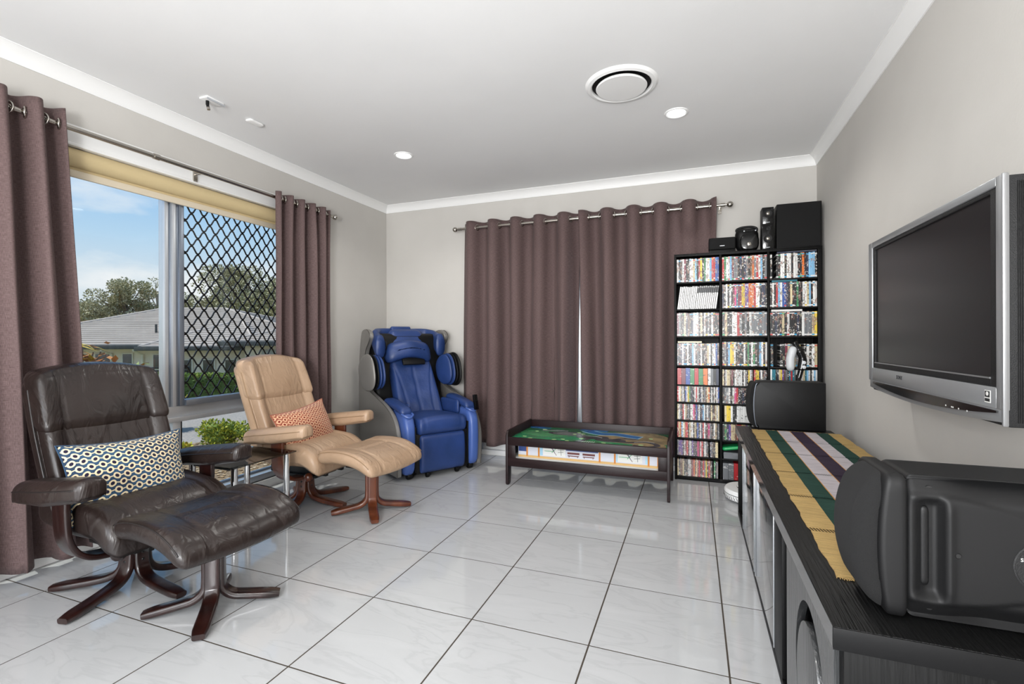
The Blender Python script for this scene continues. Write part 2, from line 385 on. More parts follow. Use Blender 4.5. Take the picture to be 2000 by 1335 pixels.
# diamond security grille: expanded bars, one panel
gb = B(); dy, dz = .083, .1035; ya, yb_, za, zb = .385, WY1 - .06, .695, WZ1 - .04
def barseg(p, q):
    n = 4
    pts = []
    for i in range(n + 1):
        t = i / n; s_ = t + .10 * math.sin(2 * math.pi * t) * -1
        pts.append((-.055, p[0] + (q[0] - p[0]) * t, p[1] + (q[1] - p[1]) * s_))
    gb.sweep(pts, [(-.004, -.0032), (.004, -.0032), (.004, .0032), (-.004, .0032)], (1, 0, 0))
ny_, nz_ = int((yb_ - ya) / dy) + 2, int((zb - za) / dz) + 2
for i in range(ny_):
    for j in range(nz_):
        y0, z0 = ya + i * dy, za + j * dz
        if y0 + dy / 2 > yb_ : continue
        if z0 + dz / 2 <= zb + .03:
            barseg((y0, z0), (y0 + dy / 2, z0 + dz / 2)); barseg((y0 + dy, z0), (y0 + dy / 2, z0 + dz / 2))
        if z0 + dz <= zb + .03:
            barseg((y0 + dy / 2, z0 + dz / 2), (y0, z0 + dz)); barseg((y0 + dy / 2, z0 + dz / 2), (y0 + dy, z0 + dz))
        for (ny2, nz2) in ((y0, z0), (y0 + dy / 2, z0 + dz / 2)):
            if nz2 < zb: gb.box(-.061, -.049, ny2 - .005, ny2 + .005, nz2 - .009, nz2 + .009)
gb.obj('security_grille', 'black_metal', w1, smooth=False)
b = B(); b.box(-.065, -.045, ya - .02, ya, za - .02, zb + .02); b.box(-.065, -.045, yb_, yb_ + .02, za - .02, zb + .02); b.box(-.065, -.045, ya, yb_, za - .02, za); b.box(-.065, -.045, ya, yb_, zb, zb + .02)
b.obj('grille_frame', 'black_metal', w1)
# white head board, reveal and sill board in the wall opening
struct(bx('trim_4', 'white', (XL - .01, XL + .012, WY0 - .06, WY1, WZ1 - .005, WZ1 + .085), bev=.003))
struct(bx('trim_5', 'white', (XL - .06, XL + .016, WY0, WY1, WZ1 - .02, WZ1 - .004), bev=.003))
struct(bx('trim_6', 'white', (XL - .03, XL + .012, WY0 - .05, WY1, 0, WZ0), bev=.003))
# roller blind wound up under the head
bl = E_('roller_blind', 'cream roller blind wound up at the head of the street window', 'blind', (XL - .03, 0, 1.992))
B().tube([(0, WY0 + .03, 0), (0, WY1 - .03, 0)], .047, 24).obj('blind_roll', 'cream', bl)
M('hem_cream', '#D6CAB4', .55, bump=(120, .04))
bx('hem_bar', 'hem_cream', (-.012, .004, WY0 + .04, WY1 - .04, -.097, -.060), bl, .004)
bx('blind_cloth', 'cream', (-.006, -.004, WY0 + .04, WY1 - .04, -.065, -.01), bl, 0)

# ---- sliding door behind the back curtains (window_2)
w2 = bpy.data.objects.new('window_2', None); COL.objects.link(w2); w2.location = (0, YB + .06, 0); struct(w2)
def fr2(name, mat, x0, x1, z0, z1, y0=-.04, y1=.04): return bx(name, mat, (x0, x1, y0, y1, z0, z1), w2, .002)
fr2('jamb', 'alu_light', SX0, SX0 + .05, 0, SZ1); fr2('jamb', 'alu_light', SX1 - .05, SX1, 0, SZ1); fr2('head_rail', 'alu_light', SX0 + .05, SX1 - .05, SZ1 - .05, SZ1)
fr2('sill_track', 'white', SX0 + .05, SX1 - .05, 0, .045, -.075, .04); fr2('bottom_rail', 'white', SX0 + .05, SX1 - .05, .045, .12, -.035, .02)
fr2('stile', 'alu_light', -.62, -.57, .12, SZ1 - .05)
link('pane', B().box(SX0 + .05, -.62, -.003, .003, .12, SZ1 - .05).mesh(), gl_clear, w2); link('pane', B().box(-.57, SX1 - .05, -.003, .003, .12, SZ1 - .05).mesh(), gl_clear, w2)

# ---- ceiling fittings
lamp = emit('lamp_disc', '#FFFFFF', 6.0)
for k, (x, y, lab) in enumerate(((-1.62, 1.325, 'round white recessed downlight nearer the street window and back left corner'), (.255, 1.344, 'round white recessed downlight beside the large round ceiling vent'),
                                 (-1.62, -1.7, 'round white recessed downlight in the rear half of the room, window side'), (.255, -1.7, 'round white recessed downlight in the rear half of the room, television side'))):
    d = E_('downlight', lab, 'ceiling light', (x, y, ZC), 0, 'recessed ceiling downlights')
    B().lathe([(.050, 0), (.050, -.002), (.058, -.007), (.066, -.005), (.069, 0)], k=40).obj('trim_ring', 'white', d)
    link('lamp_face', B().lathe([(.0005, -.002), (.051, -.002), (.051, -.003), (.0005, -.003)], k=40).mesh(), lamp, d)
    light('downlight_lamp', 'SPOT', (x, y, ZC - .02), (0, 0, 0), DOWNLIGHT_W, (1, .97, .92), spot_size=R(150), spot_blend=.6, shadow_soft_size=.05)
v = E_('ceiling_vent', 'large round white air conditioning diffuser with dark ring gap', 'vent', (-.005, .905, ZC))
B().lathe([(.152, .0), (.153, -.010), (.160, -.016), (.176, -.012), (.188, 0), (.152, 0)], k=56).obj('outer_ring', 'white', v, smooth=30)
B().lathe([(.0005, -.0005), (.152, -.0005), (.152, -.0015), (.0005, -.0015)], k=56).obj('dark_throat', 'black_plastic', v)
B().lathe([(.0005, -.012), (.128, -.012), (.132, -.018), (.128, -.024), (.0005, -.026)], k=56).obj('centre_disc', 'white', v, smooth=30)
cb_ = E_('ceiling_bracket', 'angled white ceiling bracket with a small black hanging plug', 'bracket', (-2.165, .25, ZC))
bx('bracket_plate', 'white', (-.032, .030, -.045, .055, -.009, 0), cb_, .001); bx('bracket_arm', 'alu_light', (.026, .032, -.045, .062, -.018, -.008), cb_, .001)
b = B(); b.tube([(-.012, -.012, -.008), (-.012, -.012, -.03)], .009, 10); b.tube([(-.012, -.012, -.03), (-.006, -.01, -.052)], .0075, 10); b.obj('black_plug', 'black_plastic', cb_)
B().tube([(-.008, -.011, -.045), (-.005, -.01, -.058)], .0085, 10).obj('metal_tip', 'steel', cb_)
al = E_('ceiling_sensor', 'flat rounded white blank plate on the ceiling beside the bracket', 'sensor', (-2.165, .535, ZC))
link('sensor_body', rbox(.055, .105, .016, (.02, .02, .007), 10, 14, 4), 'white', al, (0, 0, -.008), smooth=True)

# ------------------------------------------------------------------ curtains, rods, eyelets
def fabric(name, c1, c2):
    m = bpy.data.materials.new(name); m.use_nodes = True; MATS[name] = m; nt = m.node_tree; b = nt.nodes['Principled BSDF']
    b.inputs['Roughness'].default_value = .75; b.inputs['Sheen Weight'].default_value = .04; b.inputs['Specular IOR Level'].default_value = .25
    uv = nd(nt, 'ShaderNodeUVMap')
    def noise(sc, det):
        mp = nd(nt, 'ShaderNodeMapping'); mp.inputs['Scale'].default_value = sc; nt.links.new(uv.outputs[0], mp.inputs[0])
        n = nd(nt, 'ShaderNodeTexNoise'); n.inputs['Scale'].default_value = 1; n.inputs['Detail'].default_value = det; nt.links.new(mp.outputs[0], n.inputs['Vector']); return n
    n1 = noise((45, 520, 1), 4); n2 = noise((700, 60, 1), 3)
    ad = nd(nt, 'ShaderNodeMath', operation='ADD'); nt.links.new(n1.outputs[0], ad.inputs[0]); nt.links.new(n2.outputs[0], ad.inputs[1])
    hv = nd(nt, 'ShaderNodeMath', operation='MULTIPLY'); hv.inputs[1].default_value = .5; nt.links.new(ad.outputs[0], hv.inputs[0])
    r = ramp(nt, [(.36, c1), (.64, c2)], hv.outputs[0]); nt.links.new(r.outputs[0], b.inputs['Base Color'])
    bp = nd(nt, 'ShaderNodeBump'); bp.inputs['Strength'].default_value = .3; bp.inputs['Distance'].default_value = .004; nt.links.new(hv.outputs[0], bp.inputs['Height']); nt.links.new(bp.outputs[0], b.inputs['Normal'])
    return m
fabric('curtain', '#4C3C3C', '#715E5C')
def curtain(name, label, path_pt, nf, z0, z1, zrod, along, seed, phase=0., amp=.058, ring=.024, group=None, extra=None):
    """path_pt(s)->(along, flare) ; nf folds; along = 'x' or 'y' direction of the rod; negative depth side = room"""
    rr = random.Random(seed); nu, nv = nf * 20, 44
    root = E_(name, label, 'curtain', extra['loc'], 0, group)
    fold = [(rr.uniform(.75, 1.25), rr.uniform(-.25, .25)) for _ in range(nf + 2)]
    V = []; F = []; uvs = []
    s_in = extra['inward']
    for j in range(nv + 1):
        t = j / nv; z = z1 + (z0 - z1) * t
        for i in range(nu + 1):
            u = i / nu; k = u * nf; ki = min(int(k), nf - 1); fa, fp = fold[ki]
            fb = fold[ki + 1]; w_ = k - ki; sm = w_ * w_ * (3 - 2 * w_); f1 = fa * (1 - sm) + fb[0] * sm; f2 = fp * (1 - sm) + fb[1] * sm
            a = 2 * math.pi * k + phase
            top = max(0, 1 - t * 7)
            A = amp * (1 if top else 1) * (top + (1 - top) * f1) * (1 + .25 * t)
            c = math.sin(a + (1 - top) * f2 * t * 2.2); c = math.copysign(abs(c) ** .7, c)
            side = .010 * math.sin(2 * a + 1.3 * ki + 2 * t) * t
            p = path_pt(u, t) + side
            d = s_in * A * c + .006 * math.sin(9 * t + ki * 2) * t
            if 'squash' in extra: d = extra['squash'](p, d, z)
            V.append((p, d, z) if along == 'x' else (d, p, z)); uvs.append((u * nf * .28, t * 2))
    for j in range(nv):
        for i in range(nu):
            F.append((j * (nu + 1) + i, j * (nu + 1) + i + 1, (j + 1) * (nu + 1) + i + 1, (j + 1) * (nu + 1) + i))
    me = pyd(V, F); ul = me.uv_layers.new(name='UVMap')
    for l in me.loops: ul.data[l.index].uv = uvs[l.vertex_index]
    cl = link('curtain_fabric', me, 'curtain', root, smooth=True)
    so = cl.modifiers.new('thick', 'SOLIDIFY'); so.thickness = .004; so.offset = 0
    # eyelets where the cloth crosses the rod
    k0 = math.ceil(phase / math.pi - 1e-6)
    tor = B()
    n1, n2 = 20, 8
    TV = []; TF = []
    for i in range(n1):
        for j in range(n2):
            a, c = 2 * math.pi * i / n1, 2 * math.pi * j / n2
            r_ = ring + .0055 * math.cos(c); TV.append((.0055 * math.sin(c), r_ * math.cos(a), r_ * math.sin(a)))
            TF.append((i * n2 + j, ((i + 1) % n1) * n2 + j, ((i + 1) % n1) * n2 + (j + 1) % n2, i * n2 + (j + 1) % n2))
    tme = pyd(TV, TF); tme.materials.append(MATS['steel']); tme.shade_smooth()
    kk = 0
    while True:
        u = ((kk + k0) * math.pi - phase) / (2 * math.pi * nf); kk += 1
        if u > 1.0001: break
        if u < .01 or u > .99: continue
        o = bpy.data.objects.new('eyelet', tme); COL.objects.link(o); o.parent = root
        p = path_pt(u, (zrod - z1) / (z0 - z1)); sg = 1 if kk % 2 else -1
        if along == 'x': o.location = (p, 0, zrod); o.rotation_euler = (0, 0, sg * .5)
        else: o.location = (0, p, zrod); o.rotation_euler = (0, 0, R(90) + sg * .5)
    return root
def rod(name, label, p, q, br, inward):
    p, q = Vector(p), Vector(q); o = E_(name, label, 'curtain rod', p); d = q - p; dn = d.normalized()
    B().tube([(0, 0, 0), d], .0125, 16).obj('rod_tube', 'steel', o)
    B().tube([d * .5 - dn * .015, d * .5 + dn * .015], .0165, 16).obj('rod_joint', 'steel', o)
    for e, s_ in ((Vector((0, 0, 0)), -1), (d, 1)):
        b = B(); b.tube([e - dn * s_ * .03, e], .0145, 16); b.tube([e, e + dn * s_ * .015], [.008, .008], 12); b.ball(e + dn * s_ * .034, .024, k=18); b.obj('finial', 'steel', o)
    for t in br:
        c = d * t; inw = Vector(inward)
        b = B(); b.tube([c, c - inw * .5, c - inw], .006, 8); b.box(-.012 + c.x - inw.x - abs(inw.x) * 0, .012 + c.x - inw.x, -.012 + c.y - inw.y, .012 + c.y - inw.y, -.045, .02); b.obj('rod_bracket', 'steel', o)
    return o
ZR = 2.085; YR = 2.33; XRod = XL + .095
rod('curtain_rod', 'brushed steel rod with ball ends holding the back wall curtains', (-1.69, YR, ZR), (.575, YR, ZR), (.03, .5, .985), (0, -.09, 0))
rod('curtain_rod', 'brushed steel rod with ball ends above the street window', (XRod, -1.25, 2.093), (XRod, 1.545, 2.093), (.03, .6, .985), (.085, 0, 0))
def behind_case(p, d, z):     # pressed flat towards the wall where the bookcase stands in front
    w_ = min(1, max(0, (p - .10) / .12)) * min(1, max(0, (1.98 - z) / .12))
    return d * (1 - w_) + w_ * (.055 + .3 * d)
curtain('curtain', 'mauve brown eyelet curtain left of the gap on the back wall', lambda u, t: -1.645 + u * 1.085 + (-.02 if u < .5 else 0) * t * (1 - 2 * u) - .03 * t * u ** 6, 5, .115, 2.14, ZR, 'x', 3, phase=-math.pi / 2 + .5, group='curtains on the back wall', extra=dict(loc=(0, YR, 0), inward=-1))
curtain('curtain', 'mauve brown eyelet curtain behind the tall bookcase, right of the gap', lambda u, t: -.548 + u * 1.06 + .035 * t * (1 - u) ** 6, 5, .115, 2.14, ZR, 'x', 7, phase=math.pi / 2 - .5, group='curtains on the back wall', extra=dict(loc=(0, YR, 0), inward=-1, squash=behind_case))
curtain('curtain', 'mauve brown eyelet curtain bunched behind the dark brown recliner', lambda u, t: -1.02 + u * .735 + .11 * t * u, 6, .05, 2.165, 2.093, 'y', 5, phase=.6, amp=.05, group='curtains at the street window', extra=dict(loc=(XRod, 0, 0), inward=1))
curtain('curtain', 'mauve brown eyelet curtain gathered behind the tan recliner', lambda u, t: .945 + u * .555 - .0 * t, 5, .09, 2.13, 2.093, 'y', 9, phase=.3, amp=.05, group='curtains at the street window', extra=dict(loc=(XRod, 0, 0), inward=1))

# ------------------------------------------------------------------ tall bookcase and what stands in it
BX0, BX1, BY0, BY1, BH = .211, 1.180, 2.19, 2.338, 1.706
bc = E_('bookcase', 'tall black three bay bookcase packed with cases and discs in the right corner', 'bookcase', (BX0, BY0, 0))
def bp_(name, x0, x1, y0, y1, z0, z1): return bx(name, 'black_wood', (x0 - BX0, x1 - BX0, y0 - BY0, y1 - BY0, z0, z1), bc, .0015)
bp_('side_panel', BX0, BX0 + .016, BY0, BY1, 0, BH - .02); bp_('side_panel', 1.153, BX1, BY0, BY1, 0, BH - .02)
bp_('top_panel', BX0, BX1, BY0, BY1, BH - .02, BH); bp_('back_panel', BX0 + .016, 1.153, BY1 - .006, BY1, .03, BH - .02)
bp_('divider', .527, .543, BY0 + .002, BY1 - .006, .03, BH - .02); bp_('divider', .843, .857, BY0 + .002, BY1 - .006, .03, BH - .02)
bp_('plinth', BX0 + .016, 1.153, BY0 + .01, BY0 + .026, 0, .03)
SH = [1.493, 1.290, 1.085, .866, .721, .590, .455, .320, .184, .030]   # tops of the shelf boards, top row first
BAY = ((.227, .527), (.543, .843), (.857, 1.153))
for i, z in enumerate(SH):
    for j, (a, b_) in enumerate(BAY): bp_('shelf', a, b_, BY0 + .004, BY1 - .006, z - .012, z)
BAYN = ('left bay', 'middle bay', 'right bay')
SHN = ('top shelf', 'second shelf', 'third shelf', 'fourth shelf', 'fifth shelf', 'sixth shelf', 'seventh shelf', 'eighth shelf', 'ninth shelf', 'bottom shelf')
ORD = 'first second third fourth fifth sixth seventh eighth ninth tenth eleventh twelfth thirteenth fourteenth fifteenth sixteenth seventeenth eighteenth nineteenth twentieth'.split()
def ordn(n):
    if n < 20: return ORD[n]
    if n < 29: return 'twenty-' + ORD[n - 20]
    return ['thirtieth', 'thirty-first', 'thirty-second', 'thirty-third', 'thirty-fourth', 'thirty-fifth', 'thirty-sixth', 'thirty-seventh', 'thirty-eighth'][n - 29]
PAL = dict(w=('white', '#DADAD8'), k=('black', '#131315'), r=('red', '#B3242B'), g=('green', '#2E7A4A'), b=('blue', '#234A94'), l=('light blue', '#7FB4D8'), y=('yellow', '#D9BC3C'),
           o=('orange', '#CF6A26'), p=('purple', '#5E3C86'), m=('maroon', '#6E2238'), i=('pink', '#C43C78'), n=('navy', '#1A2440'), t=('cream', '#CDBE98'), s=('grey', '#6A6D71'), e=('brown', '#5A3D2C'), c=('teal', '#1E6E80'))
def case_mat(name, kind):
    """plastic case: colour of the object, printed spine with lettering-like marks down the front"""
    m = bpy.data.materials.new(name); m.use_nodes = True; nt = m.node_tree; b = nt.nodes['Principled BSDF']; L = nt.links.new
    b.inputs['Roughness'].default_value = .3
    oi = nd(nt, 'ShaderNodeObjectInfo'); tc = nd(nt, 'ShaderNodeTexCoord'); sp = nd(nt, 'ShaderNodeSeparateXYZ'); L(tc.outputs['Generated'], sp.inputs[0])
    off = nd(nt, 'ShaderNodeMath', operation='MULTIPLY'); off.inputs[1].default_value = 61.0; L(oi.outputs['Random'], off.inputs[0])
    cz = nd(nt, 'ShaderNodeCombineXYZ'); L(sp.outputs[0], cz.inputs[0]); L(sp.outputs[2], cz.inputs[2]); L(off.outputs[0], cz.inputs[1])
    def noise(sc, rough=.5):
        mp = nd(nt, 'ShaderNodeMapping'); mp.inputs['Scale'].default_value = sc; L(cz.outputs[0], mp.inputs[0])
        n = nd(nt, 'ShaderNodeTexNoise'); n.inputs['Scale'].default_value = 1; n.inputs['Detail'].default_value = 2; n.inputs['Roughness'].default_value = rough; L(mp.outputs[0], n.inputs['Vector']); return n
    def mix(fac, a, c):
        x = nd(nt, 'ShaderNodeMixRGB'); L(fac, x.inputs[0])
        for q, i in ((a, 1), (c, 2)):
            if isinstance(q, tuple): x.inputs[i].default_value = q
            else: L(q, x.inputs[i])
        return x.outputs[0]
    # ink colour: light on dark cases, dark on light ones
    bw = nd(nt, 'ShaderNodeRGBToBW'); L(oi.outputs['Color'], bw.inputs[0])
    ink = ramp(nt, [(.22, (.75, .74, .70, 1)), (.26, (.02, .02, .02, 1))], bw.outputs[0], 'CONSTANT').outputs[0]
    t1 = noise((1.0, 1, 15 if kind == 'dvd' else 11)); t2 = noise((.3, 1.7, 3)); pic = noise((.8, 2.3, 5), .6)
    txt = ramp(nt, [(.55, (0, 0, 0, 1)), (.58, (.75, .75, .75, 1))], t1.outputs[0]).outputs[0]
    zone = ramp(nt, [(.48 if kind not in ('plain', 'cap') else .54, (0, 0, 0, 1)), (.52 if kind not in ('plain', 'cap') else .56, (1, 1, 1, 1))], t2.outputs[0]).outputs[0]
    mu = nd(nt, 'ShaderNodeMath', operation='MULTIPLY'); L(txt, mu.inputs[0]); L(zone, mu.inputs[1])
    col = mix(mu.outputs[0], oi.outputs['Color'], ink)
    if kind in ('dvd', 'cd'):
        hue = ramp(nt, [(.30, '#2A4E8A'), (.42, '#B9B2A4'), (.52, '#7A2A20'), (.60, '#A89C88'), (.70, '#3A5A3A')], pic.outputs[1], 'LINEAR').outputs[0]
        pz = ramp(nt, [(.57, (0, 0, 0, 1)), (.60, (.8, .8, .8, 1))], pic.outputs[0]).outputs[0]
        col = mix(pz, col, hue)
    if kind == 'dvd':   # logo boxes at head and foot of the spine
        band = ramp(nt, [(0, (0, 0, 0, 1)), (.03, (1, 1, 1, 1)), (.085, (0, 0, 0, 1)), (.90, (0, 0, 0, 1)), (.915, (1, 1, 1, 1)), (.955, (0, 0, 0, 1))], sp.outputs[2], 'CONSTANT').outputs[0]
        gate = ramp(nt, [(0, (0, 0, 0, 1)), (.35, (1, 1, 1, 1))], oi.outputs['Random'], 'CONSTANT').outputs[0]
        m2 = nd(nt, 'ShaderNodeMath', operation='MULTIPLY'); L(band, m2.inputs[0]); L(gate, m2.inputs[1])
        hues = ramp(nt, [(0, '#2A9AC8'), (.25, '#D8D8D8'), (.6, '#C83A3A'), (.7, '#D8D8D8'), (.85, '#3AA06A'), (.92, '#D8B83A')], nd_frac(nt, off.outputs[0]), 'CONSTANT').outputs[0]
        col = mix(m2.outputs[0], col, hues)
    if kind == 'cap':   # dark strip across the head of the spine
        col = mix(ramp(nt, [(0, (0, 0, 0, 1)), (.70, (1, 1, 1, 1)), (.93, (.6, .6, .6, 1))], sp.outputs[2], 'CONSTANT').outputs[0], col, lin('#16161A'))
    L(col, b.inputs['Base Color']); return m
def nd_frac(nt, s):
    f = nd(nt, 'ShaderNodeMath', operation='FRACT'); nt.links.new(s, f.inputs[0]); return f.outputs[0]
CM = {k: case_mat('case_' + k, k) for k in ('dvd', 'cd', 'plain', 'cap')}
def unit_case(mat, r=.06):
    b = B().box(-.5, .5, 0, 1, 0, 1); me = b.mesh(); me.materials.append(mat); return me
UC = {k: unit_case(CM[k]) for k in CM}
def put(name, mesh, ch, label, cat, x, z, wd, dp, ht, group, lean=0., y=0.):
    o = bpy.data.objects.new(name, mesh); COL.objects.link(o)
    c = lin(PAL[ch][1]); j = rnd.uniform(.8, 1.15); o.color = (min(c[0] * j, 1), min(c[1] * j, 1), min(c[2] * j, 1), 1)
    o.scale = (wd, dp, ht); o.location = (x, BY0 + .010 + y + rnd.uniform(0, .004), z + abs(math.sin(lean)) * wd / 2); o.rotation_euler = (0, lean, 0)
    return tag(o, label, cat, group)
def row(bay, sh, seq, name, word, cat, mesh, hts, dp, grp, x0=None, x1=None, wf=None, start=0, lean=0., thin=.96, z=None, count0=0):
    a, b_ = BAY[bay]; a = a + .003 if x0 is None else x0; b_ = b_ - .003 if x1 is None else x1
    ws = [(wf or {}).get(c, 1.0) * (rnd.uniform(.92, 1.08) if c != '_' else 1) for c in seq]; T = sum(ws); x = a; n = count0
    for c, w_ in zip(seq, ws):
        wd = (b_ - a) * w_ / T
        if c != '_':
            h = hts * rnd.uniform(.975, 1.0)
            lab = f'{PAL[c][0]} spined {word}, {ordn(n)} from left on {SHN[sh]} of {BAYN[bay]}'
            put(name, UC[mesh], c, lab, cat, x + wd / 2, (SH[sh] if z is None else z) + .0004, wd * thin, dp, h, grp, lean); n += 1
        x += wd
D = dict(name='dvd_case', word='DVD case', cat='DVD case', mesh='dvd', hts=.178, dp=.128, grp='DVD cases in the tall black bookcase')
row(0, 0, 'wkkwmkkwwtlkrykgwwlrrbb', wf={}, **D); row(1, 0, 'rgwwlmssknknskeosrwlks', **D)
row(2, 0, 'k__kkwwkwwkwwkkoknlllk', **D)
row(1, 1, 'nkwkwkmicmmyyppooorwwknnk', **D); row(2, 1, 'kwkrlwbbnktkkgkkwwtlkww', **D)
row(0, 2, 'mskktneknwwwktkwkskwkkk', **D); row(1, 2, 'ktkkwwrskskwssssss', **D)
row(2, 2, 'kknkktkwkkknkwsssty', **{**D, 'hts': .172}); row(0, 3, 'nknwnkwknlwkskwkkktwkwwbk', **{**D, 'hts': .168})
row(1, 3, 'ksnlyywkkkkwkgkwgkklwkw', **D)
# third bay, fourth shelf: a thick black box, then boxed sets of several widths
row(2, 3, 'k__kkmtstss_kwkwt', **{**D, 'hts': .165}, wf={'_': 1.3}, x0=.862)
G = dict(name='game_case', word='game case', cat='game case', mesh='plain', hts=.172, dp=.128, grp='leaning white game cases')
row(0, 1, 'wwwwwwwwww', **G, x0=.231, x1=.356, lean=.13, thin=.74); 
G2 = dict(G); G2['mesh'] = 'cap'
row(0, 1, 'wwwwwwwwwww', **G2, x0=.357, x1=.506, lean=.125, count0=10, thin=.74)
# dark caps at the head of the second run of game cases
# book row
K = dict(name='book', word='book', cat='book', mesh='plain', hts=.124, dp=.125, grp='thick coloured books on the fifth shelf')
row(0, 4, 'rmbgrgo', **K, x0=.231, x1=.445); row(0, 4, 'wskn', **{**K, 'grp': 'slim books on the fifth shelf'}, x0=.447, x1=.522, count0=7)
C = dict(name='cd_case', word='CD case', cat='CD case', mesh='cd', hts=.119, dp=.125, grp='CD cases in the tall black bookcase')
row(1, 4, 'tkwttemkwwwwwkwskyws', **C, x1=.748); row(1, 4, 'ryynwksk', **C, x0=.755, count0=20)
row(2, 4, 'wcckntypeskcrcswwkwtclwkwlw', **{**C, 'name': 'booklet', 'word': 'booklet', 'cat': 'booklet', 'mesh': 'plain', 'grp': 'booklets behind the far speaker', 'hts': .126})
row(0, 5, 'rwtswkbwygknkwrwknwksetokwkwkwb', **C); row(1, 5, 'ksswkwirkknkkknwwpknswk', **C)
row(0, 6, 'twskrwtkskwwimbnwknlwkwsktketwt', **C); row(1, 6, '_tyywkkwwwwwwwwwwkwkwt', **{**C, 'mesh': 'plain'})
row(0, 7, 'rtolwtrrktwwktkbkwnrwkmiskkwtks', **C); row(1, 7, 'kgnptterryypgkwtkwkrw', **C); row(2, 7, 'kwnrtwksbkwtgwkrkwnt', **C)
row(0, 8, 'spppkwmrkwspknkimwrkwsk_nskktt_', **{**C, 'hts': .115}); row(2, 8, 'kgmtyenwkrtkwbskt', **C)
row(0, 9, 'tkeetkkkwwemoetmrkersykrek_gks_', **{**C, 'hts': .127}); row(2, 9, 'kgmteyketwksnkw', **C)
row(1, 9, 'ssr', **{**K, 'grp': 'grey cased box sets on the bottom shelf', 'hts': .122}, x0=.547, x1=.66)
row(1, 9, 'kgmeytkeswk', **C, x0=.668, count0=3)
# flat items lying across the rows
def flat(name, label, cat, ch, bay, x0, x1, z, th, dp=.13, mesh='plain', rot=0.):
    o = bpy.data.objects.new(name, UC[mesh]); COL.objects.link(o); o.color = lin(PAL[ch][1]); o.scale = (x1 - x0, dp, th); o.location = ((x0 + x1) / 2, BY0 + .012, z); o.rotation_euler = (0, rot, 0)
    return tag(o, label, cat)
flat('dvd_case', 'blue DVD case lying flat over the cases on the second shelf, right bay', 'DVD case', 'c', 2, .872, 1.03, 1.4695, .012)
flat('dvd_case', 'white cased box lying flat over the third shelf cases, right bay', 'DVD case', 'w', 2, .868, 1.06, 1.2585, .014)
flat('dvd_case', 'pale case lying flat on top of the fourth shelf cases, left bay', 'DVD case', 't', 0, .235, .405, 1.0355, .012)
flat('magazine', 'dark blue glossy sheaf lying over the cases on the top shelf, right bay', 'magazine', 'n', 2, .905, 1.148, 1.6725, .010)
flat('storage_case', 'pale flat case lying on the ninth shelf under the green lid, middle bay', 'case', 's', 1, .553, .70, .1845, .045)
gb_ = E_('plastic_lid', 'bright green plastic lid tilted on the pale case in the bookcase', 'lid', (.62, BY0 + .07, .258), 0)
M('green_plastic', '#1FA05A', .3, bump=(80, .03))
link('lid_body', rbox(.155, .12, .028, (.02, .02, .012), 12, 10, 4), 'green_plastic', gb_, (0, 0, .004), (0, -.16, 0), smooth=True)
M('spine_white', '#D8D8D4', .6, bump=(90, .02)); M('gold_print', '#C9A24A', .35, .6, bump=(90, .02))
# vertical title on the first thick case of the third shelf, right bay
# round headed hand vacuum with its tube leaning between far speaker and bookcase
hv = E_('stick_vacuum', 'black stick vacuum with pale grey head standing behind the far speaker', 'vacuum cleaner', (1.0, 2.06, 0))
M('pale_grey', '#C9CCCF', .4, bump=(100, .03))
B().tube([(0, 0, .03), (.004, 0, .5), (.008, 0, .82)], .0145, 14).obj('tube', 'black_plastic', hv)
B().tube([(.015, .02, .03), (.018, .02, .8)], .008, 10).obj('wand_rail', 'alu_light', hv)
B().tube(spline([(.012, 0, .80), (.026, 0, .86), (.035, 0, .93), (.012, 0, .99), (-.016, 0, 1.045)]), [.017] * 8 + [.026] * 8 + [.024] * 8 + [.018] * 8 + [.014], 16).obj('handle', 'black_gloss', hv)
link('dust_bin', rbox(.052, .06, .17, (.024, .028, .03), 8, 8, 14, lambda p, n: Vector((p.x - .010 * (1 - abs(p.z) / .085) , p.y, p.z))), 'pale_grey', hv, (-.028, 0, .93), (0, .12, 0), smooth=True)
for z in (.875, .905): B().lathe([(.0005, 0), (.011, 0), (.012, .003), (.008, .005)], k=16, rot=Matrix.Rotation(R(90), 3, 'X')).obj('button', 'pale_grey', hv, loc=(.038, -.026, z))
bx('floor_head', 'black_plastic', (-.11, .11, -.06, .06, 0, .05), hv, .015)

# on top of the bookcase
ZB = BH + .0005
cs = E_('centre_speaker', 'low black centre speaker at the left end of the bookcase top', 'speaker', (.548, BY0 + .03, ZB))
link('cabinet', rbox(.185, .09, .092, (.012, .012, .012), 14, 10, 8), 'black_plastic', cs, (0, .045, .066), smooth=True)
bx('base_tray', 'black_wood', (-.088, .09, .004, .09, 0, .02), cs, .002)
link('speaker_grille', rbox(.172, .012, .082, (.014, .004, .014), 14, 4, 8), 'speaker_cloth', cs, (0, .0, .066), smooth=True)
bx('badge', 'alu_light', (-.016, .016, -.0072, -.0062, .046, .050), cs, 0)
rd = E_('radio', 'rounded black portable radio with curved top on the bookcase', 'radio', (.722, BY0 + .05, ZB))
def radiofn(p, n):
    k = (p.z + .09) / .18; return Vector((p.x * (1 - .10 * max(0, k - .55) ** 1) + (-.012 if p.x < 0 else 0) * k, p.y + .015 * k, p.z))
link('body', rbox(.150, .11, .176, (.045, .05, .05), 14, 12, 14, radiofn), 'black_plastic', rd, (0, .04, .088), smooth=True)
link('front_grille', rbox(.125, .02, .125, (.05, .008, .05), 14, 4, 14), 'black_gloss', rd, (.008, -.016, .064), smooth=True)
B().lathe([(.0005, 0), (.012, 0), (.0135, -.002), (.010, -.004), (.0005, -.0045)], k=24, rot=Matrix.Rotation(R(-90), 3, 'X')).obj('badge', 'steel', rd, loc=(.006, -.0265, .048))
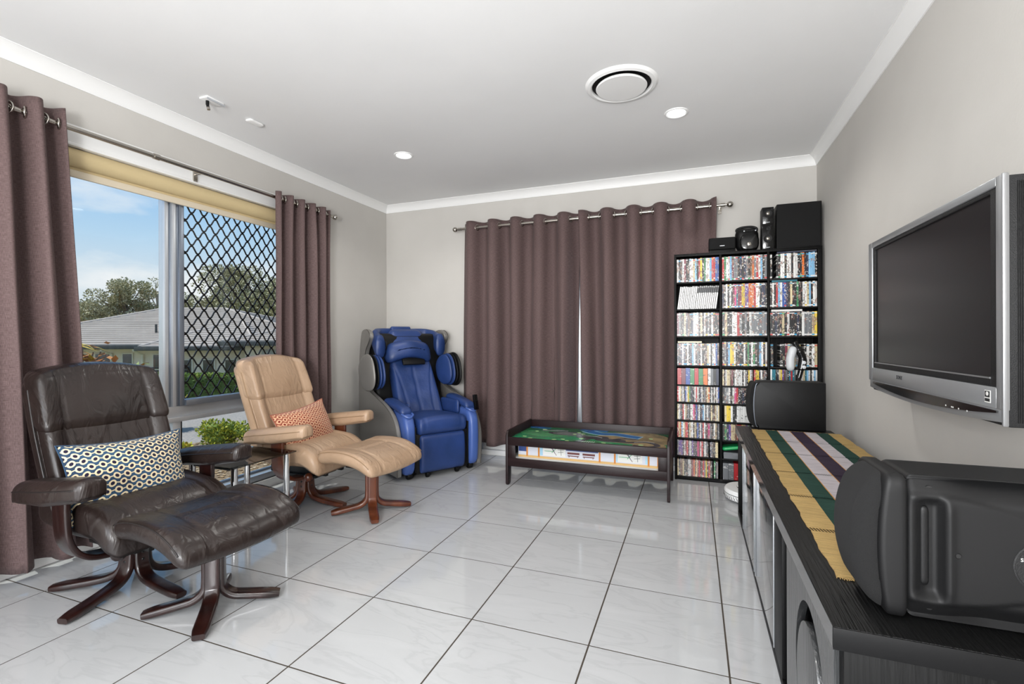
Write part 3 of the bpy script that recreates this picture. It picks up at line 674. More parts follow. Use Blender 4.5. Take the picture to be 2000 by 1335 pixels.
for k in range(7): bx('button', 'alu_light' if k in (0, 6) else 'speaker_grey', (-.030 + k * .0125, -.022 + k * .0125, -.0205, -.012, .142, .149), rd, .0008)
B().tube(spline([(-.066, .05, .150), (-.070, .05, .172), (-.03, .05, .186), (.03, .05, .186), (.062, .05, .172), (.06, .05, .150)]), .009, 10).obj('carry_handle', 'black_plastic', rd)
def mini(zb, h, tweeter, lab):
    o = E_('mini_speaker', lab, 'speaker', (.848, BY0 + .012, zb), 0, 'two stacked mini speakers')
    bx('cabinet', 'black_plastic', (-.0375, .038, 0, .11, 0, h), o, .003); bx('front_baffle', 'black_gloss', (-.034, .034, -.003, .0005, .004, h - .004), o, .001)
    rx = Matrix.Rotation(R(90), 3, 'X'); zc = h * .62 if not tweeter else h * .42
    B().lathe([(.030, 0), (.030, .003), (.026, .005), (.022, .002), (.015, .0005), (.0005, .0005)], k=28, rot=rx).obj('cone_ring', 'speaker_grey', o, loc=(0, -.003, zc))
    B().lathe([(.013, 0), (.0125, .004), (.008, .008), (.0005, .009)], k=24, rot=rx).obj('dust_cap', 'steel', o, loc=(0, -.0035, zc))
    if tweeter: B().lathe([(.016, 0), (.015, .003), (.010, .001), (.0005, .005)], k=24, rot=rx).obj('tweeter', 'speaker_grey', o, loc=(0, -.003, h * .82))
    bx('badge', 'alu_light', (-.012, .012, -.0036, -.003, .012, .0145), o, 0)
mini(ZB, .178, True, 'lower black mini speaker with tweeter, standing on the bookcase'); mini(ZB + .1785, .122, False, 'upper black mini speaker stacked on the lower one')
sw = E_('subwoofer', 'large plain black subwoofer box at the right end of the bookcase top', 'speaker', (1.036, BY0 + .004, ZB))
bx('cabinet', 'black_plastic', (-.132, .145, .012, .15, 0, .315), sw, .004); bx('front_cloth', 'speaker_cloth', (-.130, .134, 0, .012, .004, .311), sw, .004)

# ------------------------------------------------------------------ low black media cabinet along the right wall
CX0, CX1, CY0, CY1, CH = .600, 1.088, -.614, 1.585, .534
cab = E_('media_cabinet', 'long low black wood grain media cabinet under the television', 'cabinet', (CX0, CY0, 0))
def cp(name, mat, x0, x1, y0, y1, z0, z1, bev=.0015, **k): return bx(name, mat, (x0 - CX0, x1 - CX0, y0 - CY0, y1 - CY0, z0, z1), cab, bev, **k)
cp('top_board', 'black_wood_top', CX0 - .012, CX1, CY0, CY1, CH - .042, CH, .002)
M('black_edge', '#0A0A0B', .5, spec=.2, bump=(300, .02))
M('edge_gloss', '#262728', .15, spec=.9, coat=.5, bump=(200, .01))
cp('front_edge_strip', 'edge_gloss', CX0 - .0135, CX0 - .0122, CY0 + .001, CY1 - .001, CH - .041, CH - .001, 0)
cp('end_panel', 'black_wood', CX0 + .004, CX1, CY0, CY0 + .03, .0, CH - .042); cp('end_panel', 'black_wood', CX0, CX1, CY1 - .036, CY1, 0, CH - .042)
cp('end_rail', 'black_edge', CX0 - .0135, CX1, CY0 - .003, CY0, CH - .042, CH - .001, .0008)
cp('back_panel', 'black_wood', CX1 - .012, CX1, CY0 + .03, CY1 - .036, .03, CH - .042); cp('bottom_board', 'black_wood', CX0 + .02, CX1 - .012, CY0 + .03, CY1 - .036, .03, .055)
cp('bottom_rail', 'black_edge', CX0 - .004, CX0 + .012, CY0 + .03, CY1 - .036, .002, .028)
for y in (.70, -.02): cp('inner_divider', 'black_wood', CX0 + .03, CX1 - .012, y, y + .018, .055, CH - .042)
cp('inner_shelf', 'black_wood', CX0 + .06, CX1 - .012, .718, CY1 - .036, .27, .285)
M('door_glass', '#1A1B1C', .04, spec=1.0, metal=.0, coat=1.0, bump=(2, .003))
MATS['door_glass'].node_tree.nodes['Principled BSDF'].inputs['Specular IOR Level'].default_value = 1.0
def door(y0, y1):
    d = cp('door', 'door_glass', CX0 - .004, CX0 + .004, y0, y1, .034, CH - .050, .001)
    for a in (y0 + .002, y1 - .010):
        bx('door_edge', 'alu_light', (-.006, -.0042, a - CY0, a + .008 - CY0, .034, CH - .050), cab, .0006).parent = d
    return d
door(.705, 1.23); door(.148, .675)
cp('door_stop', 'alu', CX0, CX0 + .012, .682, .699, .034, CH - .05)
cp('filler_panel', 'black_edge', CX0 - .004, CX0 + .012, .0, .146, .03, CH - .045)
# open slot with a media box inside
mb = E_('media_box', 'black media player standing in the open slot of the cabinet', 'media player', (CX0 + .10, -.052, .056))
bx('case', 'black_plastic', (0, .24, -.02, .024, 0, .30), mb, .003); bx('front_light', 'alu_light', (-.002, -.0002, -.002, .004, .19, .215), mb, 0)
# panel with an oval disc set in a ring shaped recess
M('grey_grain', '#2E2F30', .3, spec=.7, coat=.3, bump=(70, .35), stretch=(1, 1, .06))
ov = []
pc = (-.375, .262)
outer = [(pc[0] + .150 * math.cos(t), pc[1] + .185 * math.sin(t)) for t in np.linspace(0, 2 * math.pi, 48, endpoint=False)]
inner = [(pc[0] - .006 + .122 * math.cos(t), pc[1] - .018 + .160 * math.sin(t)) for t in np.linspace(0, 2 * math.pi, 48, endpoint=False)]
def ringplate(b, outl, hole, x0, x1):
    # rectangle with an oval hole: project hole points out to the rectangle
    (ya_, yb2, za_, zb2) = outl; rect = []
    for (y, z) in hole:
        dy_, dz_ = y - (ya_ + yb2) / 2, z - (za_ + zb2) / 2
        s_ = min((yb2 - ya_) / 2 / max(abs(dy_), 1e-6), (zb2 - za_) / 2 / max(abs(dz_), 1e-6)); rect.append(((ya_ + yb2) / 2 + dy_ * s_, (za_ + zb2) / 2 + dz_ * s_))
    n = len(hole); V = [(x, *p) for x in (x0, x1) for ring_ in (rect, hole) for p in ring_]
    F = []
    for i in range(n):
        j = (i + 1) % n
        F += [(i, j, n + j, n + i), (2 * n + i, 3 * n + i, 3 * n + j, 2 * n + j), (n + i, n + j, 3 * n + j, 3 * n + i), (i, 2 * n + i, 2 * n + j, j)]
    b.add(V, F)
b = B(); ringplate(b, (CY0 + .03 - CY0, -.095 - CY0, .05, CH - .045), [(y - CY0, z) for y, z in outer], -.006, .012); b.obj('ring_panel', 'grey_grain', cab, smooth=30)
B().prism([(y - CY0, z) for y, z in inner], -.010, .006, 'x').obj('oval_disc', 'grey_grain', cab, .001)
cp('recess_back', 'black_plastic', CX0 + .03, CX0 + .034, CY0 + .03, -.095, .05, CH - .045, 0)
# ---- woven runner with open-work rows
run = E_('table_runner', 'woven striped runner in gold, green, white and purple with fringed ends on the cabinet', 'table runner', (.643, -.40, CH + .001), R(-0.6))
RS = [('gold_cloth', '#BC9E68', .072), ('green_cloth', '#2B473E', .060), ('white_cloth', '#C6BEC2', .064), ('purple_cloth', '#3D3242', .068), ('white_cloth', '#C6BEC2', .060), ('green_cloth', '#24493E', .058), ('gold_cloth', '#BF9C62', .062)]
for n_, c_, _ in RS: M(n_, c_, .85, spec=.15, bump=(700, .9), stretch=(.12, 1, 1), var=(120, tuple(min(1, x * 1.35) for x in lin(c_)[:3]) + (1,), .35, .7))
M('orange_thread', '#C98B3A', .8, bump=(500, .5))
RL = 1.86; rows_ = [.29, .60, .92, 1.26, 1.56]; hb = .014
edges = [0] + [v for r_ in rows_ for v in (r_ - hb, r_ + hb)] + [RL]
def ry(x, y): return .0015 * math.sin(y * 23 + x * 9) + .0012 * math.sin(y * 57)
x = 0
for k, (n_, c_, wd) in enumerate(RS):
    b = B(); skew = .004
    for e0, e1 in zip(edges[::2], edges[1::2]):
        n = max(2, int((e1 - e0) / .03)); wob = lambda y: .0025 * math.sin(y * 31) + .0015 * math.sin(y * 77)
        V = []; F = []
        for i in range(n + 1):
            y = e0 + (e1 - e0) * i / n; w0 = wob(y) if k == 0 else 0; w1_ = wob(y + 1) if k == 6 else 0
            for (xx, zz) in ((x + w0, .0005), (x + wd + w1_ - .0006, .0005), (x + wd + w1_ - .0006, .0028 + ry(x, y) * .3), (x + w0, .0028 + ry(x, y) * .3)): V.append((xx, y, zz))
        for i in range(n):
            for j in range(4): F.append((i * 4 + j, i * 4 + (j + 1) % 4, i * 4 + 4 + (j + 1) % 4, i * 4 + 4 + j))
        F += [(3, 2, 1, 0), tuple(n * 4 + j for j in range(4))]; b.add(V, F)
    b.obj('stripe', n_, run, smooth=False)
    t = B()
    for r_ in rows_:
        m_ = max(4, int(wd / .0075))
        for i in range(m_):
            xx = x + (i + .3) * wd / m_; t.box(xx, xx + wd / m_ * .32, r_ - hb - .001, r_ + hb + .001, .0008, .0022, 0, Matrix.Translation((xx, r_, 0)) @ Matrix.Rotation(.25, 4, 'Z') @ Matrix.Translation((-xx, -r_, 0)))
    stuff(t.obj('ladder_threads', n_, run, smooth=False))
    if k in (2, 3, 4): bx('piping_line', 'orange_thread', (x - .0012, x + .0012, 0, RL, .001, .0036), run, 0)
    x += wd
fb = B()
for i in range(150):
    xx = rnd.uniform(0, x)
    for y0, s_ in ((0, -1), (RL, 1)):
        a = rnd.uniform(-.004, .004); fb.tube([(xx, y0, .002), (xx + a, y0 + s_ * rnd.uniform(.006, .013), .002)], .0009, 4)
stuff(fb.obj('fringe', 'gold_cloth', run, smooth=False))

# ------------------------------------------------------------------ speakers on the cabinet
M('case_grey', '#0E0E0F', .55, spec=.3, bump=(500, .04))
def near_speaker(loc, rz):
    o = E_('surround_speaker', 'charcoal plastic speaker with moulded handle at the near end of the cabinet', 'speaker', loc, rz)
    Lx, Dy, H_ = .38, .165, .275
    # local x from the cloth front (0) to the rear (Lx); local y = 0 is the side with the handle
    def sstep(a, b_, t): t = min(1, max(0, (t - a) / (b_ - a))); return t * t * (3 - 2 * t)
    def body(p, n):
        q = p.copy(); x = q.x + Lx / 2; z = q.z
        if n.y < -.4:
            zz = abs(z)
            # flared scoop around the grip, deepest at the slot, with a raised ridge behind it
            w_ = 1 - sstep(.078, .106, zz + .10 * max(0, x - .128))
            q.y += .020 * w_ * sstep(.062, .100, x) * (1 - sstep(.112, .124, x))
            q.y -= .004 * gauss(x - .126, .007) * (1 - sstep(.07, .10, zz))
            # long bevels narrowing towards the rear, above and below
            q.y += .032 * sstep(.088 - .02 * sstep(.10, .30, x) * 0, .135, zz) * sstep(.10, .20, x) + .012 * sstep(.092, .125, zz) * (1 - sstep(.10, .20, x))
            q.y += .004 * sstep(.098, .104, zz + .035 * sstep(.12, .3, x))
        return q
    me = rbox(Lx - .062, Dy, H_ - .006, (.016, .018, .024), 72, 14, 60, lambda p, n: body(Vector((p.x + .031, p.y, p.z)), n))
    link('body', me, 'case_grey', o, (Lx / 2, Dy / 2, H_ / 2), smooth=True)
    link('front_collar', rbox(.038, Dy + .003, H_, (.010, .018, .026), 8, 14, 24, lambda p, n: Vector((p.x - .012 * (1 - (p.z / .138) ** 2) * (p.x < 0), p.y, p.z))), 'case_grey', o, (.046, Dy / 2, H_ / 2), smooth=True)
    def cloth(p, n):
        k = 1 - (p.z / (H_ / 2)) ** 2; return Vector((p.x - .016 * k + (.020 * (1 - k) if n.x < .3 else 0), p.y, p.z))
    link('cloth_front', rbox(.058, Dy - .012, H_ - .008, (.026, .034, .045), 12, 18, 28, cloth), 'speaker_cloth', o, (.020, Dy / 2, H_ / 2), smooth=True)
    link('handle_slot', rbox(.015, .012, .152, (.006, .005, .012), 6, 4, 20), 'black_plastic', o, (.0935, .019, H_ / 2 + .003), smooth=True)
    ry_ = Matrix.Rotation(R(90), 3, 'X')
    for x, z, d in ((.100, .250, .0145), (.262, .246, .033), (.100, .026, .0145), (.262, .030, .033)):
        B().lathe([(.0005, .001), (.0055, .001), (.0062, 0), (.0062, -.004), (.0005, -.004)], k=18, rot=ry_).obj('screw_hole', 'black_metal', o, loc=(x, d, z))
    B().lathe([(.0005, .003), (.004, .003), (.0055, .001), (.0055, -.003), (.0005, -.003)], k=18, rot=ry_).obj('centre_screw', 'black_metal', o, loc=(.138, .001, .134))
    B().lathe([(.046, 0), (.046, .0012), (.0435, .0018), (.0425, .0008), (.0005, .0008)], k=48, rot=ry_).obj('round_plate', 'speaker_grey', o, loc=(.262, .0005, .128))
    T = lambda x, z: Matrix.Translation((x, -.0006, z)) @ Matrix.Rotation(R(90), 4, 'X')
    for s_, sz, dz_ in (('DYNAMIC MOTION', .0034, .021), ('Side  Super Woofer', .0088, .012), ('8 OHM IMPEDANCE', .0034, -.006), ('DOUBLE DRIVE', .0034, -.0125), ('THREE CHAMBER', .0034, -.019)):
        text('plate_print', s_, sz, 'spine_white', o, T(.262, .128 + dz_), .0002)
    return o
near_speaker((.662, -.548, CH + .001), R(1))
fs = E_('surround_speaker', 'flat sided black speaker at the far end of the cabinet', 'speaker', (.655, 1.515, CH + .001), R(3))
b = B(); pr = [(.02, 0), (.40, 0), (.40, .272), (.05, .272)]
pr = [(.052, 0), (.40, 0), (.40, .276), (.060, .276)] + [(.030 - .012 * math.sin(t) + .03 * (1 - math.sin(t)) * (1 if math.cos(t) > 0 else 1), .138 + .128 * math.cos(t)) for t in np.linspace(.15, math.pi - .15, 9)]
b.prism(pr, 0, .16, 'y'); b.obj('body', 'black_plastic', fs, .004, smooth=35)
pr2 = [(.034 - .030 * math.sin(t), .138 + .134 * math.cos(t)) for t in np.linspace(.1, math.pi - .1, 13)] + [(.05, .006), (.05, .27)][0:2]
B().prism(pr2, .004, .156, 'y').obj('cloth_front', 'speaker_cloth', fs, .006, smooth=35)
B().tube([(.046 - .020 * math.sin(t), -.001, .138 + .130 * math.cos(t)) for t in np.linspace(.05, math.pi - .05, 20)], .0022, 8).obj('edge_trim', 'alu', fs)

# ------------------------------------------------------------------ wall mounted television
tv = E_('television', 'silver framed flat widescreen television mounted on the right wall', 'television', (1.06, .357, .84))
TW, TH = .970, .636     # local y -TW/2..TW/2 , z 0..TH ; front towards -x
def tvb(name, mat, x0, x1, y0, y1, z0, z1, bev=.002, **k): return bx(name, mat, (x0, x1, y0, y1, z0, z1), tv, bev, **k)
hw = TW / 2
tvb('rear_housing', 'speaker_grey', .013, .134, -hw + .006, hw - .01, .008, TH - .004, .004)
sl = B()
for k in range(26):
    z = .03 + k * 0; y = -hw + .0055
    sl.box(.03 + k * .0039, .0316 + k * .0039, y - .0012, y + .001, .02, TH - .02)
stuff(sl.obj('side_ribs', 'black_plastic', tv, smooth=False))
def frame(b, o_, i_, x0, x1):
    (a0, a1, c0, c1), (e0, e1, g0, g1) = o_, i_
    b.box(x0, x1, a0, e0, c0, c1); b.box(x0, x1, e1, a1, c0, c1); b.box(x0, x1, e0, e1, c0, g0); b.box(x0, x1, e0, e1, g1, c1)
SY0, SY1, SZ0_, SZ1_ = -.420, .424, .128, .600
b = B(); frame(b, (-hw, hw, .05, TH), (SY0 - .032, SY1 + .02, SZ0_ - .024, SZ1_ + .012), 0, .013); b.obj('silver_frame', 'tv_silver', tv, .003, smooth=35)
b = B(); frame(b, (SY0 - .032, SY1 + .02, SZ0_ - .024, SZ1_ + .012), (SY0, SY1, SZ0_, SZ1_), .004, .02); b.obj('dark_bezel', 'speaker_grey', tv, .002)
tvb('screen', 'screen', .010, .016, SY0, SY1, SZ0_, SZ1_, 0); tvb('screen_lip', 'tv_edge', .002, .006, SY0, SY1, SZ0_ - .004, SZ0_, 0)
tvb('edge_trim', 'tv_edge', -.0015, .011, -hw - .001, -hw + .007, .010, TH + .001, .003)
# curved lower lip with the black control slot
lp_ = [(hw - .002, .050), (hw - .002, .020)] + [(y, .020 - .020 * (1 - (y / hw) ** 2)) for y in np.linspace(hw - .004, -hw + .012, 19)] + [(-hw + .012, .050)]
B().prism(lp_, .004, .022, 'x').obj('lower_lip', 'tv_silver', tv, .001)
sp_ = [(y, .046) for y in np.linspace(hw - .05, -hw + .03, 19)] + [(y, .044 - .030 * (1 - (y / hw) ** 2)) for y in np.linspace(-hw + .03, hw - .05, 19)]
B().prism(sp_, -.001, .006, 'x').obj('control_slot', 'black_gloss', tv)
RX = Matrix(((0, 0, -1, 0), (-1, 0, 0, 0), (0, 1, 0, 0), (0, 0, 0, 1)))
M('tv_ink', '#26282A', .4, bump=(90, .02))
text('maker_name', 'SONY', .021, 'tv_ink', tv, Matrix.Translation((-.0006, .155, .082)) @ RX, .0003)
lb = tvb('rating_label', 'spine_white', -.0010, .0002, -.430, -.404, .062, .094, 0)
tvb('label_panel', 'tv_ink', -.0014, -.0010, -.428, -.406, .076, .092, 0); tvb('label_panel', 'tv_ink', -.0014, -.0010, -.428, -.406, .065, .073, 0)
B().lathe([(.0005, 0), (.0055, 0), (.0055, .0004), (.0005, .0004)], k=16, rot=Matrix.Rotation(R(-90), 3, 'Y')).obj('label_star', 'spine_white', tv, loc=(-.0014, -.417, .085))
for y in (-.20, -.235, -.243, -.275, -.32): bx('slot_mark', 'spine_white', (-.0014, -.001, y, y + .005, .020 - .0 + .004, .028), tv, 0)

# ------------------------------------------------------------------ leather recliners with footstools
def rsec(a, b, r=.35, n=4):
    """rounded rectangle section, half sizes a, b"""
    o = []; q = min(a, b) * 2 * r
    for cx_, cy_, t0 in ((a - q, b - q, 0), (-a + q, b - q, 90), (-a + q, -b + q, 180), (a - q, -b + q, 270)):
        for k in range(n + 1):
            t = R(t0 + 90 * k / n); o.append((cx_ + q * math.cos(t), cy_ + q * math.sin(t)))
    return o
def bent_leg(parent, ang, prof, mat, wd=.028, th=.0145, bolts=None):
    path = spline([(r_, 0, z) for r_, z in prof], 6); n = len(path)
    def sec(t):
        k = 1 if t < .93 else 1 - .25 * ((t - .93) / .07)
        return [(a * k, b * k) for a, b in rsec(wd, th)]
    l = B().sweep(path, sec, (0, 1, 0)).obj('leg', mat, parent, rot=(0, 0, ang), smooth=50)
    for z in bolts or ():
        B().lathe([(.0005, .002), (.004, .002), (.0062, 0), (.0062, -.003), (.0005, -.003)], k=14, rot=Matrix.Rotation(R(90), 3, 'Y')).obj('bolt', 'black_metal', l, loc=(prof[0][0] + th + .0005, 0, z))
    return l
def ring_cloth(name, bg, bg2, ringc, dot, nu, nv):
    m = bpy.data.materials.new(name); m.use_nodes = True; MATS[name] = m; nt = m.node_tree; b = nt.nodes['Principled BSDF']; L = nt.links.new
    b.inputs['Roughness'].default_value = .8; b.inputs['Sheen Weight'].default_value = .2; b.inputs['Specular IOR Level'].default_value = .2
    uv = nd(nt, 'ShaderNodeUVMap'); s_ = nd(nt, 'ShaderNodeSeparateXYZ'); L(uv.outputs[0], s_.inputs[0])
    def mth(op, a, c=None, d=None):
        n = nd(nt, 'ShaderNodeMath', operation=op)
        for i, q in enumerate((a, c, d)):
            if q is None: continue
            if isinstance(q, (int, float)): n.inputs[i].default_value = q
            else: L(q, n.inputs[i])
        return n.outputs[0]
    u = mth('MULTIPLY', s_.outputs[0], nu); v = mth('MULTIPLY', s_.outputs[1], nv)
    # rows wave gently
    v = mth('ADD', v, mth('MULTIPLY', mth('SINE', mth('MULTIPLY', u, 6.28318)), .05))
    rw = mth('FLOOR', v); uo = mth('ADD', u, mth('MULTIPLY', mth('MODULO', mth('ABSOLUTE', rw), 2), .5))
    fx = mth('SUBTRACT', mth('FRACT', uo), .5); fy = mth('SUBTRACT', mth('FRACT', v), .5)
    fx = mth('MULTIPLY', fx, 1.33); d = mth('SQRT', mth('ADD', mth('MULTIPLY', fx, fx), mth('MULTIPLY', fy, fy)))
    rg = ramp(nt, [(0, dot), (.25, ringc), (.475, bg)], d, 'CONSTANT')
    isbg = mth('GREATER_THAN', d, .475); ln = mth('MULTIPLY', isbg, mth('LESS_THAN', mth('ABSOLUTE', fy), .075))
    n = nd(nt, 'ShaderNodeTexNoise'); n.inputs['Scale'].default_value = 3; L(uv.outputs[0], n.inputs['Vector'])
    b2 = nd(nt, 'ShaderNodeMixRGB'); b2.inputs[2].default_value = lin(bg2); L(rg.outputs[0], b2.inputs[1]); L(mth('MULTIPLY', isbg, ramp(nt, [(.45, (0, 0, 0, 1)), (.6, (1, 1, 1, 1))], n.outputs[0]).outputs[0]), b2.inputs[0])
    mx = nd(nt, 'ShaderNodeMixRGB'); L(ln, mx.inputs[0]); L(b2.outputs[0], mx.inputs[1]); mx.inputs[2].default_value = lin(ringc); L(mx.outputs[0], b.inputs['Base Color'])
    w_ = nd(nt, 'ShaderNodeTexNoise'); w_.inputs['Scale'].default_value = 160; L(uv.outputs[0], w_.inputs['Vector'])
    bp = nd(nt, 'ShaderNodeBump'); bp.inputs['Strength'].default_value = .35; bp.inputs['Distance'].default_value = .004; L(w_.outputs[0], bp.inputs['Height']); L(bp.outputs[0], b.inputs['Normal'])
    return m
ring_cloth('ring_cloth_blue', '#2C4A66', '#23364E', '#D8C8A4', '#1B1630', 12.5, 16.5)
ring_cloth('ring_cloth_red', '#A5604A', '#94523F', '#D9B08C', '#7E2F24', 13, 17)
def pillow(name, label, mat, loc, rot, wd, ht, th, piping):
    o = E_(name, label, 'cushion', loc)
    n, m = 34, 24; V = []; F = []; UV = []
    def pt(u, v, s_):
        e = (1 - abs(u) ** 2.4) * (1 - abs(v) ** 2.4); t = th / 2 * max(e, 0) ** .62
        k = 1 - .13 * (1 - abs(u) ** 2) * abs(v) ** 4; k2 = 1 - .10 * (1 - abs(v) ** 2) * abs(u) ** 4
        t += .003 * math.sin(u * 9 + v * 5) * e
        return Vector((s_ * t, u * wd / 2 * k2, v * ht / 2 * k))
    for s_ in (1, -1):
        for j in range(m + 1):
            for i in range(n + 1):
                V.append(pt(-1 + 2 * i / n, -1 + 2 * j / m, s_)); UV.append((i / n, j / m * ht / wd * 1.0 + (0 if s_ > 0 else .37)))
    W_ = n + 1; off = W_ * (m + 1)
    for j in range(m):
        for i in range(n):
            a = j * W_ + i; F.append((a, a + 1, a + W_ + 1, a + W_)); F.append((off + a, off + a + W_, off + a + W_ + 1, off + a + 1))
    me = pyd(V, F); ul = me.uv_layers.new(name='UVMap')
    for l in me.loops: ul.data[l.index].uv = UV[l.vertex_index]
    c = link('cover', me, mat, o, smooth=True); c.rotation_euler = rot
    e = []
    for i in range(n + 1): e.append(pt(-1 + 2 * i / n, -1, 0))
    for j in range(1, m + 1): e.append(pt(1, -1 + 2 * j / m, 0))
    for i in range(1, n + 1): e.append(pt(1 - 2 * i / n, 1, 0))
    for j in range(1, m + 1): e.append(pt(-1, 1 - 2 * j / m, 0))
    sm = B().tube(e, .0035, 6).obj('edge_seam', piping, o); sm.rotation_euler = rot
    return o
LEGP = [(.040, .180), (.040, .125), (.050, .078), (.085, .046), (.16, .030), (.315, .016)]
def recliner(label, loc, rz, leather, piping, wood, grp):
    o = E_('recliner_chair', label, 'recliner', loc, R(rz), grp)
    # five-footed bentwood star base
    for a in (-73, -1, 71, 143, 215): bent_leg(o, R(a), LEGP, wood, bolts=(.150, .118))
    B().lathe([(.0005, .10), (.024, .10), (.024, .205), (.0005, .205)], k=20).obj('base_post', 'black_metal', o)
    bx('mechanism', 'black_metal', (-.15, .17, -.10, .10, .196, .215), o, .003)
    for y in (-.075, .075): bx('tilt_arm', 'black_metal', (-.20, .24, y - .012, y + .012, .212, .262), o, .004)
    # U shaped bentwood yoke from arm to arm
    yp = [(.055, -.285, .50), (.055, -.285, .40), (.055, -.275, .30), (.055, -.235, .235), (.055, -.16, .205), (.055, 0, .199)]
    yp += [(x, -y, z) for x, y, z in yp[-2::-1]]
    B().sweep(spline(yp, 6), rsec(.045, .011, .3), (1, 0, 0)).obj('yoke', wood, o, smooth=50)
    for s_ in (-1, 1):
        k = B(); k.ball((.16, s_ * .150, .218), .027, k=18); k.obj('tension_knob', wood, o, smooth=True)
        B().tube([(.16, s_ * .04, .218), (.16, s_ * .15, .218)], .006, 8).obj('knob_rod', 'black_metal', o)
    # seat: thick cushion with waterfall front and centre seams
    def seat(p, n):
        q = p.copy(); u = p.x / .26; v = p.y / .255
        if n.z > .2:
            q.z += .016 * (1 - v * v) * (1 - max(0, u) ** 2) - .010 * gauss(abs(p.y) - .165, .006) - .008 * gauss(p.x - .05, .006) * (abs(p.y) < .165)
            q.z += .022 * max(0, abs(v) - .62) * (1 - max(0, u))
        q.z -= .060 * max(0, u - .45) ** 2 / .3 + .020 * u
        if n.z < -.3: q.z += .03 * max(0, u)
        return q
    link('seat', rbox(.52, .51, .135, (.05, .04, .05), 44, 44, 10, seat), leather, o, (.045, 0, .365), smooth=True)
    # back: shell with wings, lower cushion and separate head cushion
    def lean(z): return -.085 - .225 * max(0, (z - .32) / .62) ** 1.05 + .02 * max(0, .32 - z)
    def backfn(front, zmid):
        def fn(p, n):
            z = p.z + zmid; v = p.y / .236; x = lean(z) + p.x
            wd = 1 + .045 * math.sin((z - .35) / .6 * math.pi) - (.10 * max(0, z - .86) / .1 * 0)
            if n.x > .2:
                x += .040 * max(0, abs(v) - .55) ** 1.3 / .35        # wings
                x -= .011 * gauss(abs(p.y) - .155 - .02 * (z - .6), .006)
            x += .05 * max(0, abs(v) - .7) * (1 if n.x < .2 else .4)
            zt = z - .018 * v * v * max(0, (z - .6) / .35) + (.018 * (1 - v * v) if n.z > .6 and zmid > .7 else 0)
            return Vector((x, p.y * wd, zt))
        return fn
    link('back_shell', rbox(.085, .465, .60, (.04, .04, .04), 6, 30, 34, backfn(0, .62)), leather, o, (-.035, -.014, 0), smooth=True)
    link('back_cushion', rbox(.10, .455, .43, (.04, .04, .025), 6, 44, 30, backfn(1, .515)), leather, o, (.015, -.014, 0), smooth=True)
    def headfn(p, n):
        q = backfn(1, .825)(p, n); v = p.y / .265
        if n.z < -.4: q.z -= .022 * (1 - v * v)
        if n.x > .2: q.x += .016 * (1 - v * v) * math.cos(p.z / .13 * 1.2)
        return q
    link('head_cushion', rbox(.118, .472, .255, (.045, .035, .035), 8, 44, 24, headfn), leather, o, (.012, -.014, 0), smooth=True)
    for s_ in (-1, 1):
        pts = []
        for i in range(16):
            z = .36 + .52 * i / 15; p = backfn(0, .62)(Vector((.036, s_ * .236 - .014, z - .62)), Vector((0, s_, 0))); pts.append(p + Vector((-.03, 0, 0)))
        B().tube(pts, .0032, 6).obj('piping', piping, o)
    # padded arms on the yoke
    for s_ in (-1, 1):
        def arm(p, n):
            u = p.x / .23; q = p.copy(); q.z += .028 * u + (.008 * (1 - (p.y / .05) ** 2) if n.z > .3 else 0) - .010 * max(0, -u - .5)
            q.y *= 1 + .12 * math.sin((u + 1) / 2 * math.pi); q.y += s_ * .012 * (1 - u * u)
            if n.z < -.4: q.z += .012 * abs(u)
            return q
        a_ = link('arm', rbox(.46, .105, .088, (.038, .034, .030), 30, 12, 10, arm), leather, o, (.072, s_ * .300, .50), smooth=True)
        pts = [arm(Vector((.23 * math.cos(t) * .985, .052 * math.copysign(min(1, abs(math.sin(t)) * 2.4), math.sin(t)), .018)), Vector((0, 0, 0))) for t in np.linspace(0, 2 * math.pi, 40)]
        B().tube(pts, .0028, 6, cap=False).obj('piping', piping, a_)
    return o
OTP = [(.026, .300), (.026, .12), (.034, .075), (.066, .046), (.12, .034), (.238, .016)]
def footstool(label, loc, rz, leather, piping, wood, grp):
    o = E_('footstool', label, 'footstool', loc, R(rz), grp)
    for a in (45, 135, 225, 315): bent_leg(o, R(a), OTP, wood, bolts=(.275,))
    bx('top_plate', 'black_metal', (-.10, .10, -.12, .12, .288, .300), o, .003)
    def cush(p, n):
        u = p.x / .21; v = p.y / .258; q = p.copy()
        q.z += .030 * (1 - (u + .25) ** 2) - .034 * max(0, u - .15) ** 2 + .014 * (v * v)
        if n.z > .2: q.z -= .010 * gauss(abs(p.y) - .135 - .012 * u, .006) + .008 * gauss(p.x - .0, .006) * (abs(p.y) < .135)
        q.x += .012 * math.cos(v * 1.4) * (1 if u > 0 else -.3)
        return q
    link('cushion', rbox(.415, .515, .082, (.05, .035, .039), 40, 48, 9, cush), leather, o, (.0, 0, .338), smooth=True)
    for s_ in (-1, 1):
        pts = [cush(Vector((.190 * math.cos(t), s_ * .251, .016 + .016 * math.sin(t))), Vector((0, s_, 0))) + Vector((0, 0, .338)) for t in np.linspace(.05, math.pi - .05, 22)]
        B().tube(pts, .0026, 6).obj('piping', piping, o)
    return o
recliner('dark brown leather recliner with blue ringed cushion, nearest the camera', (-1.955, -.27, 0), -2, 'brown_leather', 'brown_piping', 'dark_wood', 'leather recliners')
footstool('dark brown leather footstool in front of the dark brown recliner', (-1.455, -.285, 0), -4, 'brown_leather', 'brown_piping', 'dark_wood', 'leather footstools')
pillow('cushion', 'blue cushion with cream rings leaning on the dark brown recliner', 'ring_cloth_blue', (-1.935, -.305, .495), (R(-1.5), R(-20), R(-4)), .465, .325, .17, 'ring_cloth_blue')
